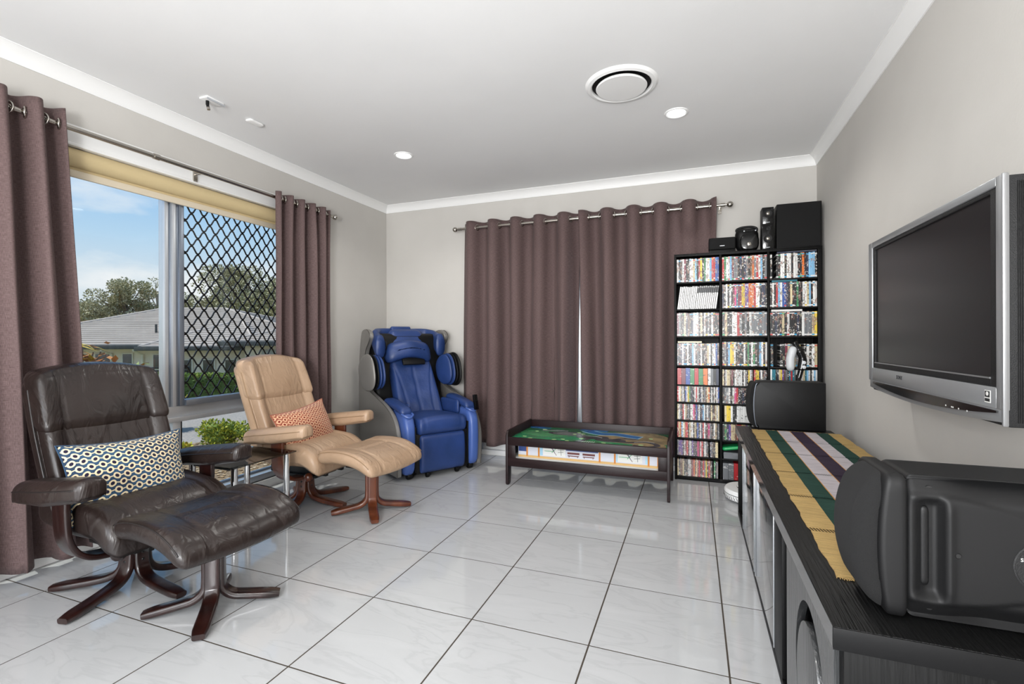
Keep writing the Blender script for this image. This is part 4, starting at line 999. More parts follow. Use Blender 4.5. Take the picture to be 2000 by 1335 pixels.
recliner('tan leather recliner with red ringed cushion beside the glass table', (-2.05, .815, 0), 2, 'tan_leather', 'tan_piping', 'red_wood', 'leather recliners')
footstool('tan leather footstool in front of the blue massage chair', (-1.535, .833, 0), -4, 'tan_leather', 'tan_piping', 'red_wood', 'leather footstools')
pillow('cushion', 'red cushion with pale rings leaning on the tan recliner', 'ring_cloth_red', (-2.015, .785, .500), (R(6), R(-20), R(2)), .47, .29, .15, 'ring_cloth_red')

# ------------------------------------------------------------------ small glass side table between the recliners
gt = E_('side_table', 'small smoked glass side table on chrome legs between the recliners', 'side table', (-2.0, .296, 0))
gsm = glass('smoked_glass', '#9A9C9C', .9, 1.6)
link('glass_top', B().box(-.19, .19, -.205, .205, .420, .427).mesh(), gsm, gt)
for sx in (-1, 1):
    for sy in (-1, 1):
        l = B().tube([(sx * .153, sy * .168, .022), (sx * .153, sy * .168, .420)], .0165, 20).obj('leg', 'chrome', gt)
        B().lathe([(.0005, 0), (.026, 0), (.026, .006), (.014, .010), (.014, .020), (.018, .022), (.0005, .023)], (sx * .153, sy * .168, 0), k=22).obj('foot', 'chrome', l)
for y in (-.168, .168): B().tube([(-.153, y, .405), (.153, y, .405)], .006, 10).obj('top_rail', 'black_metal', gt)

# ------------------------------------------------------------------ blue massage chair in the corner
M('grey_shell_edge', '#5A5753', .45, .2, bump=(200, .03))
mc = E_('massage_chair', 'blue leather massage chair with grey side shells in the back left corner', 'massage chair', (-1.49, 1.68, 0), R(-32.5))
def sideprofile():
    return spline([(-.045, 0, .03), (-.035, 0, .20), (-.05, 0, .34), (-.12, 0, .46), (-.25, 0, .535), (-.44, 0, .59), (-.60, 0, .635), (-.69, 0, .71), (-.73, 0, .83), (-.70, 0, .97), (-.60, 0, 1.08), (-.64, 0, 1.14), (-.74, 0, 1.155), (-.81, 0, 1.10), (-.86, 0, .85), (-.87, 0, .5), (-.85, 0, .20), (-.80, 0, .03)], 5)
pf = [(p.x, p.z) for p in sideprofile()]
for s_ in (-1, 1):
    y0 = s_ * .335; y1 = s_ * .375
    B().prism(pf, min(y0, y1), max(y0, y1), 'y').obj('side_shell', 'grey_shell', mc, .010, seg=3, smooth=40)
    edge = [(x, s_ * .372, z) for x, z in pf[:58]]
    B().tube(edge, .004, 8).obj('shell_edge', 'grey_shell_edge', mc)
# base, rear body
bx('rear_body', 'black_plastic', (-.82, -.10, -.33, .33, .05, .34), mc, .02); bx('back_housing', 'black_plastic', (-.84, -.62, -.32, .32, .30, 1.12), mc, .05, seg=3)
for x in (-.06, -.70):
    for y in (-.27, .27): B().lathe([(.0005, -.02), (.026, -.02), (.030, -.012), (.030, .012), (.026, .02), (.0005, .02)], k=20, rot=Matrix.Rotation(R(90), 3, 'X')).obj('foot', 'black_plastic', mc, loc=(x, y, .031))
# arms: tall curved fronts with a pad on top
for s_ in (-1, 1):
    def armf(p, n):
        q = p.copy(); k = (p.z + .235) / .47
        if p.x > 0: q.x += .018 * math.sin(k * math.pi) - .03 * max(0, k - .78) / .22
        q.z += .035 * max(0, -p.x) / .25 * k
        return q
    link('arm_front', rbox(.46, .092, .47, (.05, .03, .06), 20, 8, 26, armf), 'blue_plastic', mc, (-.235, s_ * .283, .272), smooth=True)
    def padf(p, n):
        q = p.copy(); q.z += .06 * (1 - ((p.x - .0) / .2) ** 2) * .4 + .04 * max(0, -p.x) / .2 - .02 * max(0, p.x) / .2; return q
    link('arm_pad', rbox(.36, .10, .06, (.03, .035, .028), 18, 10, 8, padf), 'blue_leather', mc, (-.235, s_ * .285, .522), smooth=True)
    link('arm_inner_pad', rbox(.30, .035, .12, (.03, .016, .03), 14, 6, 10), 'blue_leather', mc, (-.30, s_ * .222, .50), smooth=True)
    B().tube(spline([(-.065, s_ * .325, .50), (-.03, s_ * .318, .492), (-.012, s_ * .285, .478), (-.03, s_ * .25, .492), (-.065, s_ * .243, .50)], 6), .009, 8).obj('cup_rim', 'blue_plastic', mc)
    bx('arm_slot', 'black_plastic', (-.20, -.02, s_ * .232 - .006, s_ * .232 + .006, .05, .40), mc, .004)
def seatf(p, n):
    q = p.copy()
    if n.z > .3: q.z += .02 * (1 - (p.y / .2) ** 2) - .012 * max(0, -p.x) / .25
    if n.z > .2 or n.x > .2: q.x -= .006 * gauss(abs(p.y) - .155, .006); q.z -= .005 * gauss(abs(p.y) - .155, .006)
    return q
link('seat', rbox(.50, .425, .125, (.05, .02, .055), 24, 30, 10, seatf), 'blue_leather', mc, (-.245, 0, .39), smooth=True)
def legf(p, n):
    q = p.copy(); k = p.z / .15; q.x += .012 * (1 - k * k) * (n.x > .2); return q
link('leg_rest', rbox(.10, .40, .30, (.04, .022, .035), 8, 24, 20, legf), 'blue_leather', mc, (-.055, 0, .185), smooth=True)
bx('leg_rest_gap', 'black_plastic', (-.12, -.025, -.226, .226, .035, .34), mc, .004)
for y in (-.13, .13): B().lathe([(.0005, -.012), (.02, -.012), (.022, 0), (.02, .012), (.0005, .012)], k=18, rot=Matrix.Rotation(R(90), 3, 'X')).obj('caster', 'black_plastic', mc, loc=(-.03, y, .0225))
# back rest: reclined quilted slab with centre pleat and curved side seams
def backm(p, n):
    z = p.z + .66; x = p.x - .42 - .26 * (z - .42) / .5; v = p.y / .19
    w_ = 1 - .08 * max(0, (z - .6) / .35)
    if n.x > .2:
        x += .018 * abs(v) ** 2 - .010 * gauss(p.y, .010) * (z < .86) - .009 * gauss(abs(p.y) - .12 - .05 * ((z - .5) / .3) ** 2, .007) + .006 * math.sin(z * 40) * gauss(p.y, .05)
    return Vector((x, p.y * w_, z))
link('backrest', rbox(.12, .40, .60, (.04, .04, .04), 6, 40, 44, backm), 'blue_leather', mc, smooth=True)
B().box(-.012, .012, -.105, .105, -.034, .034).obj('neck_opening', 'black_plastic', mc, .008, loc=(-.548, 0, .878), rot=(0, R(-25), 0))
def pil(p, n):
    q = p.copy(); v = p.y / .19; q.z += -.022 * v * v + (.02 * (1 - v * v) if p.z < 0 else 0); q.x -= .05 * v * v
    if n.x > .2: q.x += .004 * math.cos(p.y * 26) * (1 - v * v)
    return q
link('head_pillow', rbox(.10, .43, .175, (.045, .06, .07), 10, 34, 22, pil), 'blue_leather', mc, (-.56, -.025, .975), (0, R(-16), 0), smooth=True)
link('head_back', rbox(.10, .34, .26, (.05, .07, .08), 8, 24, 16), 'blue_leather', mc, (-.66, -.02, 1.03), (0, R(-16), 0), smooth=True)
# wrap-around head hood with speaker pods
hp = spline([(-.54, -.300, 1.00), (-.60, -.305, 1.03), (-.68, -.290, 1.085), (-.76, -.21, 1.115), (-.79, 0, 1.12), (-.76, .19, 1.115), (-.69, .255, 1.085), (-.62, .272, 1.04), (-.55, .268, 1.01)], 6)
b = B(); n = len(hp); k = 14; V = []
for i, p in enumerate(hp):
    T = (hp[min(i + 1, n - 1)] - hp[max(i - 1, 0)]); T.z = 0; T.normalize(); s_ = Vector((T.y, -T.x, 0)); t = abs(i / (n - 1) - .5) * 2
    hh = .045 + .065 * t ** 1.5; ww = .026 + .018 * t; hh *= 1 if t < .92 else 1 - (t - .92) * 4
    for j in range(k):
        a = 2 * math.pi * j / k; V.append(p + s_ * math.copysign(abs(math.cos(a)) ** .7, math.cos(a)) * ww + Vector((0, 0, 1)) * math.copysign(abs(math.sin(a)) ** .7, math.sin(a)) * hh)
b.add(V, [(i * k + j, i * k + (j + 1) % k, (i + 1) * k + (j + 1) % k, (i + 1) * k + j) for i in range(n - 1) for j in range(k)] + [tuple(range(k - 1, -1, -1)), tuple((n - 1) * k + j for j in range(k))])
b.obj('hood', 'blue_leather', mc, smooth=True)
link('hood_flap', rbox(.05, .19, .075, (.012, .012, .02), 6, 14, 8), 'blue_leather', mc, (-.755, -.03, 1.145), (0, R(-20), 0), smooth=True)
for s_ in (-1, 1): B().lathe([(.0005, .0), (.024, .0), (.028, .004), (.028, -.006), (.0005, -.006)], k=24, rot=Matrix.Rotation(R(90), 3, 'X')).obj('speaker_port', 'black_plastic', mc, loc=(-.585, s_ * .243, 1.015), rot=(0, 0, R(180) if s_ < 0 else 0)).scale = (1, 1, 1.5)
# shoulder airbag ears
for s_ in (-1, 1):
    for nm, mt, dy_, ra, th in (('ear_shell', 'grey_shell' if s_ < 0 else 'black_plastic', .090, 1.06, .040), ('ear_rim', 'black_plastic', .055, 1.02, .020), ('ear_pad', 'blue_leather', .030, 1.0, .028), ('ear_pad', 'blue_leather', -.002, .95, .038)):
        def ear(p, n): return Vector((p.x, p.y, p.z * (1.0 + .12 * (p.x / .13))))
        link(nm, rbox(.225 * ra, th, .285 * ra, (.105 * ra, th * .49, .125 * ra), 20, 6, 20, ear), mt, mc, (-.50 - .01 * (1 - ra), s_ * (.310 + dy_) - .035, .795), (0, R(-12), R(12)), smooth=True)
rc = E_('remote_control', 'slim black remote standing in the massage chair arm', 'remote control', (-1.312, 1.905, .492), R(-20))
bx('remote_body', 'black_gloss', (-.010, .010, -.021, .021, 0, .125), rc, .006, rot=(0, R(-10), 0)); bx('remote_display', 'black_plastic', (.0102, .0108, -.016, .016, .07, .115), rc, 0, rot=(0, R(-10), 0))

# ------------------------------------------------------------------ low play table with printed landscape
PT = (-.945, 1.612); PX, PD = 1.146, .575
pt_ = E_('play_table', 'low dark brown play table with a printed green landscape top', 'play table', (PT[0], PT[1], 0))
def endp(x0, x1):
    pr = [(0, .012), (.012, 0), (.05, 0), (.062, .012), (.072, .10), (.074, .135), (PD - .074, .135), (PD - .072, .10), (PD - .062, .012), (PD - .05, 0), (PD - .012, 0), (PD, .012), (PD, .385), (PD - .012, .397), (.03, .397), (.008, .378), (0, .36)]
    return B().prism([(y, z) for y, z in pr], x0, x1, 'x').obj('end_panel', 'play_brown', pt_, .002)
endp(0, .018); endp(PX - .018, PX)
def pb(nm, mat, *d, bev=.0015): return bx(nm, mat, d, pt_, bev)
i0, i1 = .018, PX - .018
pb('front_rail', 'play_brown', i0, i1, .004, .020, .292, .352); pb('back_rail', 'play_brown', i0, i1, PD - .02, PD - .004, .27, .392)
pb('lower_rail', 'play_brown', i0, i1, .004, .020, .140, .200); pb('lower_rail', 'play_brown', i0, i1, PD - .02, PD - .004, .140, .200)
pb('corner_post', 'play_brown', i0, .072, .006, .020, .200, .292); pb('corner_post', 'play_brown', PX - .074, i1, .006, .020, .200, .292)
pb('lower_board', 'white', i0, i1, .020, PD - .02, .188, .198)
ctr = M('print_green', '#2A8256', .25, spec=.6, bump=(4, .01), var=(5, lin('#37704A'), .4, .62))
tb_ = pb('map_board', 'print_green', i0, i1, .020, PD - .02, .326, .338)
M('print_blue', '#2A6AA8', .25, var=(8, lin('#1E4E84'), .4, .65)); M('print_lightblue', '#9CC4D8', .25, bump=(5, .01)); M('print_road', '#35373B', .25, var=(12, lin('#44464A'), .4, .65))
M('print_tan', '#A58F68', .25, var=(9, lin('#75694E'), .38, .64)); M('print_grey', '#7C817E', .25, var=(14, lin('#666A66'), .4, .6)); M('print_pale', '#A9CB8C', .25, bump=(5, .01)); M('print_lightgreen', '#4E9462', .25, var=(7, lin('#3A7C50'), .4, .6))
lev = [0]
def pprint_(nm, mat, poly):
    lev[0] += 1; z = .3383 + .00006 * lev[0]
    B().prism(poly, .338, z, 'z').obj(nm, mat, pt_, smooth=False)
def blob(cx_, cy_, a, b_, n=22, rot=0, wob=.12, sd_=0):
    rr = random.Random(sd_); ph = [rr.uniform(0, 6.28) for _ in range(3)]
    o = []
    for i in range(n):
        t = 2 * math.pi * i / n; k = 1 + wob * (math.sin(2 * t + ph[0]) + .6 * math.sin(3 * t + ph[1]) + .4 * math.sin(5 * t + ph[2]))
        x, y = a * k * math.cos(t), b_ * k * math.sin(t); o.append((min(max(cx_ + x * math.cos(rot) - y * math.sin(rot), i0 + .004), i1 - .004), min(max(cy_ + x * math.sin(rot) + y * math.cos(rot), .024), PD - .024)))
    return o
def ribbon(P, w_):
    s_ = spline([(x, y, 0) for x, y in P], 6); l = []; r_ = []
    for i, p in enumerate(s_):
        T = (s_[min(i + 1, len(s_) - 1)] - s_[max(i - 1, 0)]).normalized(); q = Vector((-T.y, T.x, 0)) * w_; l.append(tuple((p + q)[:2])); r_.append(tuple((p - q)[:2]))
    return [(min(max(x, i0 + .004), i1 - .004), min(max(y, .024), PD - .024)) for x, y in l + r_[::-1]]
pprint_('tan_ground', 'print_tan', blob(.90, .33, .26, .24, sd_=3)); pprint_('tan_ground', 'print_tan', blob(1.02, .10, .12, .09, sd_=5)); pprint_('light_meadow', 'print_lightgreen', blob(.22, .30, .22, .10, sd_=6)); pprint_('light_meadow', 'print_lightgreen', blob(.60, .10, .14, .06, sd_=8))
pprint_('lake_edge', 'print_lightblue', ribbon([(.50, .50), (.62, .42), (.74, .43), (.86, .38), (.93, .36)], .052)); pprint_('lake', 'print_blue', ribbon([(.50, .50), (.62, .42), (.74, .43), (.86, .38), (.92, .36)], .042)); pprint_('lake', 'print_blue', blob(.10, .52, .09, .035, sd_=9)); pprint_('lake', 'print_blue', ribbon([(.44, .53), (.55, .535), (.66, .53)], .022))
pprint_('quarry', 'print_road', blob(.38, .34, .15, .075, wob=.05, sd_=11)); pprint_('quarry_floor', 'print_grey', blob(.39, .335, .12, .056, wob=.05, sd_=12)); pprint_('hill_shade', 'print_grey', ribbon([(.16, .40), (.26, .44), (.36, .45)], .02))
pprint_('yard', 'print_road', blob(.60, .26, .11, .07, wob=.12, sd_=13)); pprint_('yard', 'print_road', blob(.74, .20, .10, .055, sd_=14))
for P, w_ in (([(.48, .29), (.60, .27), (.72, .20), (.86, .17), (.95, .22), (1.02, .20), (1.06, .13), (1.0, .07), (.90, .09)], .020), ([(.72, .20), (.80, .28), (.92, .29)], .016), ([(.60, .26), (.55, .15), (.50, .06)], .018)): pprint_('road', 'print_road', ribbon(P, w_))
pprint_('road_line', 'spine_white', ribbon([(.50, .305), (.60, .30), (.66, .27)], .002)); pprint_('road_line', 'spine_white', ribbon([(.90, .185), (.96, .235), (1.035, .215)], .002))
for i, (x, y) in enumerate(((.10, .14), (.16, .09), (.34, .10), (.40, .13), (.44, .09), (.46, .40), (.50, .36), (.44, .33), (.13, .36), (.17, .44), (.70, .10), (.95, .12), (1.0, .35), (.52, .20))): pprint_('tree_spot', 'print_pale', blob(x, y, .016, .011, 10, sd_=i + 30))
for k in range(6): pprint_('parking_stripe', 'spine_white', [(.545 + k * .016, .085), (.549 + k * .016, .085), (.557 + k * .016, .112), (.553 + k * .016, .112)])
pprint_('track_clip', 'black_plastic', [(.13, .026), (.16, .026), (.16, .034), (.13, .034)]); pprint_('track_clip', 'black_plastic', [(.26, .026), (.35, .026), (.35, .036), (.26, .036)]); pprint_('track_clip', 'black_plastic', [(.70, .026), (.79, .026), (.79, .036), (.70, .036)])
# printed station scene on the strip behind the front opening
M('print_paper', '#C9CBD4', .4, bump=(6, .01)); M('print_orange', '#C47A2A', .4, bump=(6, .01)); M('print_tile', '#C9A468', .4, bump=(6, .01)); M('print_redbrown', '#5E1F1C', .4, bump=(6, .01)); M('print_darkblue', '#27407C', .4, bump=(6, .01))
pb('scene_strip', 'print_paper', .072, PX - .074, .080, .084, .198, .300, bev=0)
def sp2(nm, mat, x0, x1, z0, z1, d=0): pb(nm, mat, x0, x1, .0785 - d * .0004, .080, z0, z1, bev=0)
sp2('floor_print', 'print_tile', .072, PX - .074, .198, .214); sp2('blue_band', 'print_darkblue', .075, .135, .24, .30); 
for x in (.135, .225, .67, .775, 1.00, 1.062): sp2('orange_post', 'print_orange', x, x + .012, .206, .30, 1)
for x0, x1 in ((.435, .665), (.24, .26), (.79, .80), (.985, 1.0)): sp2('blue_stripe', 'print_darkblue' if x1 - x0 > .1 else 'print_lightblue', x0, x1, .268 if x1 - x0 > .1 else .22, .280 if x1 - x0 > .1 else .29)
for x0 in (.255, .79):
    sp2('map_panel', 'spine_white', x0 + .01, x0 + .175, .222, .298, 1)
    for (p, q, mt) in (((.02, .255), (.085, .255), 'green_plastic'), ((.06, .295), (.11, .228), 'print_redbrown'), ((.075, .245), (.12, .292), 'green_plastic'), ((.07, .298), (.10, .240), 'print_darkblue'), ((.12, .27), (.165, .27), 'print_grey'), ((.12, .25), (.16, .255), 'print_grey'), ((.14, .295), (.145, .23), 'print_grey')):
        B().tube([(x0 + p[0], .0776, p[1]), (x0 + q[0], .0776, q[1])], .0017, 4).obj('map_line', mt, pt_)
for x0 in (.445, .555):
    sp2('bench_print', 'print_redbrown', x0, x0 + .088, .244, .258, 1); sp2('bench_print', 'print_redbrown', x0 + .002, x0 + .084, .230, .236, 1)
    for d in (.01, .072): sp2('bench_print', 'print_redbrown', x0 + d, x0 + d + .004, .222, .232, 1)

# robot vacuum on the floor by the bookcase
rv = E_('robot_vacuum', 'round white robot vacuum on the floor at the far end of the cabinet', 'robot vacuum', (.70, 1.86, 0))
B().lathe([(.0005, .012), (.15, .012), (.163, .022), (.165, .04), (.163, .066), (.155, .078), (.0005, .080)], k=56).obj('body', 'white', rv, smooth=35)
B().lathe([(.085, .080), (.085, .086), (.072, .094), (.05, .096), (.0005, .097)], k=48).obj('sensor_turret', 'white', rv, smooth=35)
B().lathe([(.0862, .081), (.0862, .085), (.083, .085), (.083, .081)], k=48).obj('turret_slot', 'black_plastic', rv)
B().lathe([(.1655, .050), (.1658, .053), (.160, .053), (.160, .050)], k=56).obj('bumper_gap', 'black_plastic', rv)
for k in range(16):
    a = R(150 + k * 7); B().box(-.0012, .0012, -.0012, .0012, -.011, .011).obj('vent_slot', 'black_plastic', rv, loc=(.1648 * math.cos(a), .1648 * math.sin(a), .035), rot=(R(30) * 1, 0, a))
for y in (-.10, .10): bx('wheel', 'black_plastic', (-.03, .03, y - .01, y + .01, 0, .02), rv, .006)

# ------------------------------------------------------------------ outside: gravel bed, drive, garden, house across the street, trees
GX = XL - .12
M('gravel_bed', '#9A8468', .95, var=(60, lin('#6E5C48'), .4, .6), bump=(120, .6)); M('asphalt', '#A89E94', .95, var=(30, lin('#878380'), .4, .65), bump=(150, .3)); M('lawn', '#7F8560', .95, var=(20, lin('#666E48'), .4, .65), bump=(90, .7))
M('concrete', '#B5AFA5', .9, bump=(60, .2)); M('stone_a', '#B79B76', .9, bump=(90, .3)); M('stone_b', '#8E7457', .9, bump=(90, .3)); M('stone_c', '#CDBBA0', .9, bump=(90, .3))
# ground: falls gently away from the house towards the street
def gz(d):     # height of the ground d metres from the window wall, towards -x
    return -.12 - .02 * min(d, 3) - .075 * max(0, d - 3)
def strip(name, mat, d0, d1, y0, y1, th=.15, up=0.):
    n = max(1, int((d1 - d0) / 2)); V = []; F = []
    for i in range(n + 1):
        d = d0 + (d1 - d0) * i / n
        for y in (y0, y1):
            for z in (gz(d) + up, gz(d) - th): V.append((GX - d, y, z))
    for i in range(n):
        a = i * 4; F += [(a, a + 2, a + 6, a + 4), (a + 1, a + 5, a + 7, a + 3), (a, a + 4, a + 5, a + 1), (a + 2, a + 3, a + 7, a + 6)]
    F += [(0, 1, 3, 2), (n * 4, n * 4 + 2, n * 4 + 3, n * 4 + 1)]
    me = pyd(V, F); bm = bmesh.new(); bm.from_mesh(me); bmesh.ops.recalc_face_normals(bm, faces=bm.faces); bm.to_mesh(me); bm.free()
    return struct(link(name, me, mat))
strip('ground_gravel', 'gravel_bed', 0, 2.6, -6, 8.0); strip('ground_street', 'asphalt', 2.6, 9.0, -30, 40); strip('ground_lawn', 'lawn', 9.0, 60, -60, 80)
struct(bx('ground_terrace', 'concrete', (GX, 6, YB + .12, 14, -.30, -.06), bev=0))
M('fence_paint', '#D8CDBA', .8, bump=(40, .1))
bf = E_('backdrop_fence', 'pale paling fence added beyond the sliding door to brighten the curtain gap', 'fence', (-.6, 6.2, -.08))  # pale backdrop added outside so the slit between the curtains shows bright
for k in range(34): bx('paling', 'fence_paint', (-2.6 + k * .155, -2.6 + k * .155 + .15, -.01, .01, 0, 1.9), bf, 0)
for z in (.3, 1.6): bx('rail', 'fence_paint', (-2.6, 2.65, .01, .05, z, z + .08), bf, 0)
struct(bx('ground_under', 'concrete', (GX + .001, XR + .12, -9, YB + .12, -.45, -.125), bev=0))
# gravel stones
rg = random.Random(4); gv = B(); 
ico = [(math.cos(a) * c, math.sin(a) * c, z) for z, c, n, o_ in ((-.6, .7, 5, 0), (.45, .85, 5, .6)) for a in [2 * math.pi * i / n + o_ for i in range(n)]]
icf = [(i, (i + 1) % 5, 5 + (i + 1) % 5, 5 + i) for i in range(5)] + [(5, 6, 7, 8, 9), (4, 3, 2, 1, 0)]
for i in range(5200):
    d = .05 + 2.5 * rg.random() ** 1.2; y = rg.uniform(-.7, 4.2); s_ = rg.uniform(.010, .020); a = rg.uniform(0, 6.28); sc = (s_ * rg.uniform(.8, 1.3), s_, s_ * .6)
    ca, sa = math.cos(a), math.sin(a)
    gv.add([(GX - d + (p[0] * ca - p[1] * sa) * sc[0], y + (p[0] * sa + p[1] * ca) * sc[1], gz(d) + .004 + p[2] * sc[2]) for p in ico], icf, rg.randrange(3))
stuff(tag(gv.obj('gravel', ['stone_a', 'stone_b', 'stone_c'], smooth=False), 'tan and brown gravel bed outside the street window', 'gravel'))

# ---- plants
def leaves(b, c, rad, n, sz, rr, mi=1, shell=.55, up=.3):
    for _ in range(n):
        while True:
            p = Vector((rr.uniform(-1, 1), rr.uniform(-1, 1), rr.uniform(-1, 1)))
            if shell ** 2 < p.length_squared < 1: break
        q = Vector((c[0] + p.x * rad[0], c[1] + p.y * rad[1], c[2] + p.z * rad[2]))
        d = (p.normalized() + Vector((rr.uniform(-1, 1), rr.uniform(-1, 1), rr.uniform(-.4, 1) + up))).normalized()
        s_ = d.cross(Vector((rr.uniform(-1, 1), rr.uniform(-1, 1), .3))).normalized(); L_ = sz * rr.uniform(.7, 1.3)
        b.add([q, q + d * L_ * .5 + s_ * L_ * .28, q + d * L_, q + d * L_ * .5 - s_ * L_ * .28], [(0, 1, 2, 3)], mi if not isinstance(mi, tuple) else rr.choice(mi))
def leafmat(n, c, c2): 
    return M(n, c, .55, spec=.35, var=(1.2, lin(c2), .35, .65))
leafmat('leaf_lime', '#CBC84C', '#B2B840'); leafmat('leaf_green', '#7C8E3A', '#6C8434'); leafmat('leaf_gold', '#B89A2E', '#C9AE3E'); leafmat('leaf_gum', '#B0AA84', '#BDB794'); leafmat('leaf_gum2', '#8C8862', '#9C9872'); leafmat('leaf_copper', '#B5793A', '#8E4E26'); leafmat('leaf_hedge', '#566E34', '#465C2A'); leafmat('leaf_hedge_lit', '#A3AE52', '#8E9C42')
M('bark', '#7A6C5C', .9, bump=(30, .5)); M('bark_pale', '#B5A898', .85, bump=(20, .4))
def crown_core(b, c, rad): b.ball(c, rad[0] * .62, rad[1] * .62, rad[2] * .62, k=10, mi=0)
def shrub(label, x, y, wd, ht, sd_, mats, cat='shrub', n=9, lf=130, sz=.05):
    rr = random.Random(sd_); z0 = gz(GX - x); o = E_('garden_shrub', label, cat, (x, y, z0)); b = B()
    for i in range(n):
        a = rr.uniform(0, 6.28); r_ = rr.uniform(.0, .62) * wd / 2; c = (r_ * math.cos(a), r_ * math.sin(a), ht * rr.uniform(.32, .78)); rad = (wd * .24, wd * .24, ht * .26)
        crown_core(b, c, rad); leaves(b, c, rad, lf, sz, rr, (1, 2))
    stuff(b.obj('foliage', mats, o, smooth=False))
    s_ = B()
    for i in range(4): a = i * 1.6; s_.tube([(0, 0, 0), (.12 * wd * math.cos(a), .12 * wd * math.sin(a), ht * .5)], .012, 6)
    s_.obj('stem', 'bark', o)
shrub('lime green rounded shrub outside the window, behind the tan recliner', -4.6, 2.28, .55, .33, 21, ['leaf_green', 'leaf_lime', 'leaf_green'], n=12, lf=210, sz=.035)
shrub('low golden green groundcover shrub to the left of the lime shrub outside', -4.8, 1.85, .42, .12, 22, ['leaf_green', 'leaf_gold', 'leaf_lime'], n=8, lf=120, sz=.035)
shrub('low groundcover shrub under the dark spiky plant outside', -4.95, 1.50, .40, .12, 23, ['leaf_green', 'leaf_gold', 'leaf_green'], n=8, lf=110, sz=.03)
shrub('yellow green bush outside seen between dark brown recliner and window frame', -7.0, 3.0, .9, .75, 24, ['leaf_green', 'leaf_lime', 'leaf_gold'], n=10, lf=140, sz=.05)
sp_o = E_('spiky_plant', 'dark spiky plant with red tips at the rim of the gravel bed', 'plant', (-4.85, 1.55, gz(2.1))); b = B(); rr = random.Random(8)
for i in range(16):
    a = rr.uniform(0, 6.28); t = rr.uniform(.15, .9); L_ = rr.uniform(.2, .34); b.tube([(0, 0, .05), (L_ * .5 * t * math.cos(a), L_ * .5 * t * math.sin(a), L_ * .7), (L_ * t * math.cos(a), L_ * t * math.sin(a), L_)], [.010, .008, .002], 5)
M('dark_leaf', '#2E2C2E', .5, bump=(40, .1)); M('red_tip', '#B5423A', .5, bump=(40, .1))
b.obj('leaf_blades', 'dark_leaf', sp_o)
t = B()
for i in range(5): t.ball((rr.uniform(-.1, .1), rr.uniform(-.1, .1), rr.uniform(.24, .34)), .016, k=8)
t.obj('red_tips', 'red_tip', sp_o)
def hedge(label, x0, x1, y0, y1, z0, z1, sd_):
    rr = random.Random(sd_); o = E_('hedge', label, 'hedge', ((x0 + x1) / 2, (y0 + y1) / 2, z0)); X, Y, H_ = (x1 - x0) / 2, (y1 - y0) / 2, z1 - z0
    B().box(-X * .9, X * .9, -Y, Y, 0, H_ * .94).obj('hedge_core', 'leaf_hedge', o)
    b = B()
    def lf(c, d, mi):
        d = (d + Vector((rr.uniform(-.8, .8), rr.uniform(-.8, .8), rr.uniform(-.6, .8)))).normalized(); s_ = d.cross(Vector((rr.uniform(-1, 1), rr.uniform(-1, 1), rr.uniform(-1, 1)))).normalized(); L_ = rr.uniform(.05, .10)
        b.add([c, c + d * L_ * .5 + s_ * L_ * .3, c + d * L_, c + d * L_ * .5 - s_ * L_ * .3], [(0, 1, 2, 3)], mi)
    for _ in range(int(3000 * (y1 - y0) / 6)): lf(Vector((X * .9 * rr.choice((1, 1, -1)), rr.uniform(-Y, Y), rr.uniform(0, H_))), Vector((1, 0, .2)), 0)
    for _ in range(int(2600 * (y1 - y0) / 6)): lf(Vector((rr.uniform(-X, X), rr.uniform(-Y, Y), H_ * rr.uniform(.9, .97))), Vector((0, 0, 1)), rr.choice((0, 1, 1)))  # sunlit look of the hedge top is put into the lighter leaf colour
    stuff(b.obj('hedge_leaves', ['leaf_hedge', 'leaf_hedge_lit'], o, smooth=False)); return o
HX = GX - 9.6
hg = hedge('long clipped green hedge across the street in front of the cream house', -.45, .45, -6, 5, 0, .86, 3)
hg.location = (-11.6, 7.75, -.72); hg.rotation_euler = (0, 0, YAW - R(90))
# ---- house across the street, built in its own frame
hs = E_('house', 'cream rendered house with grey tiled hip roof across the street', 'house', (-23.43, 12.89, -2.0), YAW)
M('render_cream', '#E0D3C4', .9, bump=(40, .15)); M('roof_tile', '#B0A69C', .75, spec=.25, var=(.9, lin('#B8AEA4'), .4, .6), bump=(8, .2)); M('fascia', '#3E4040', .5, bump=(40, .1)); M('dark_window', '#22282C', .1, spec=.9, bump=(2, .01)); M('house_frame', '#D8D2C6', .5, bump=(30, .05)); M('garage_door', '#A7A7A5', .5, bump=(30, .1)); M('brick_roof', '#8A6A5C', .8, var=(3, lin('#7C5E52'), .4, .6))
WZ = 2.82           # eaves height above the house ground
def hip(name, x0, x1, y0, y1, rx0, rx1, ry0, ry1, ze, zr, mat, courses, parent):
    """hip roof with stepped tile courses; ridge from (rx0,ry0) to (rx1,ry1)"""
    b = B(); A = [(x0, y0), (x1, y0), (x1, y1), (x0, y1)]; T = [(rx0, ry0), (rx1, ry0), (rx1, ry1), (rx0, ry1)]
    for i in range(courses):
        t0, t1 = i / courses, (i + 1) / courses
        def P(k, t, dz=0.): return (A[k][0] + (T[k][0] - A[k][0]) * t, A[k][1] + (T[k][1] - A[k][1]) * t, ze + (zr - ze) * t + dz)
        for k in range(4):
            j = (k + 1) % 4; b.add([P(k, t0, .075), P(j, t0, .075), P(j, t1, .008), P(k, t1, .008), P(k, t0, 0), P(j, t0, 0)], [(0, 1, 2, 3), (4, 5, 1, 0)])
    o = b.obj(name, mat, parent, smooth=False)
    for k in range(4): B().tube([(*A[k], ze + .03), (*T[k], zr + .03)], .07, 6).obj('hip_ridge', mat, o)
    if abs(rx1 - rx0) > .1: B().tube([(rx0, ry0, zr + .03), (rx1, ry0, zr + .03)], .08, 6).obj('ridge', mat, o)
    return o
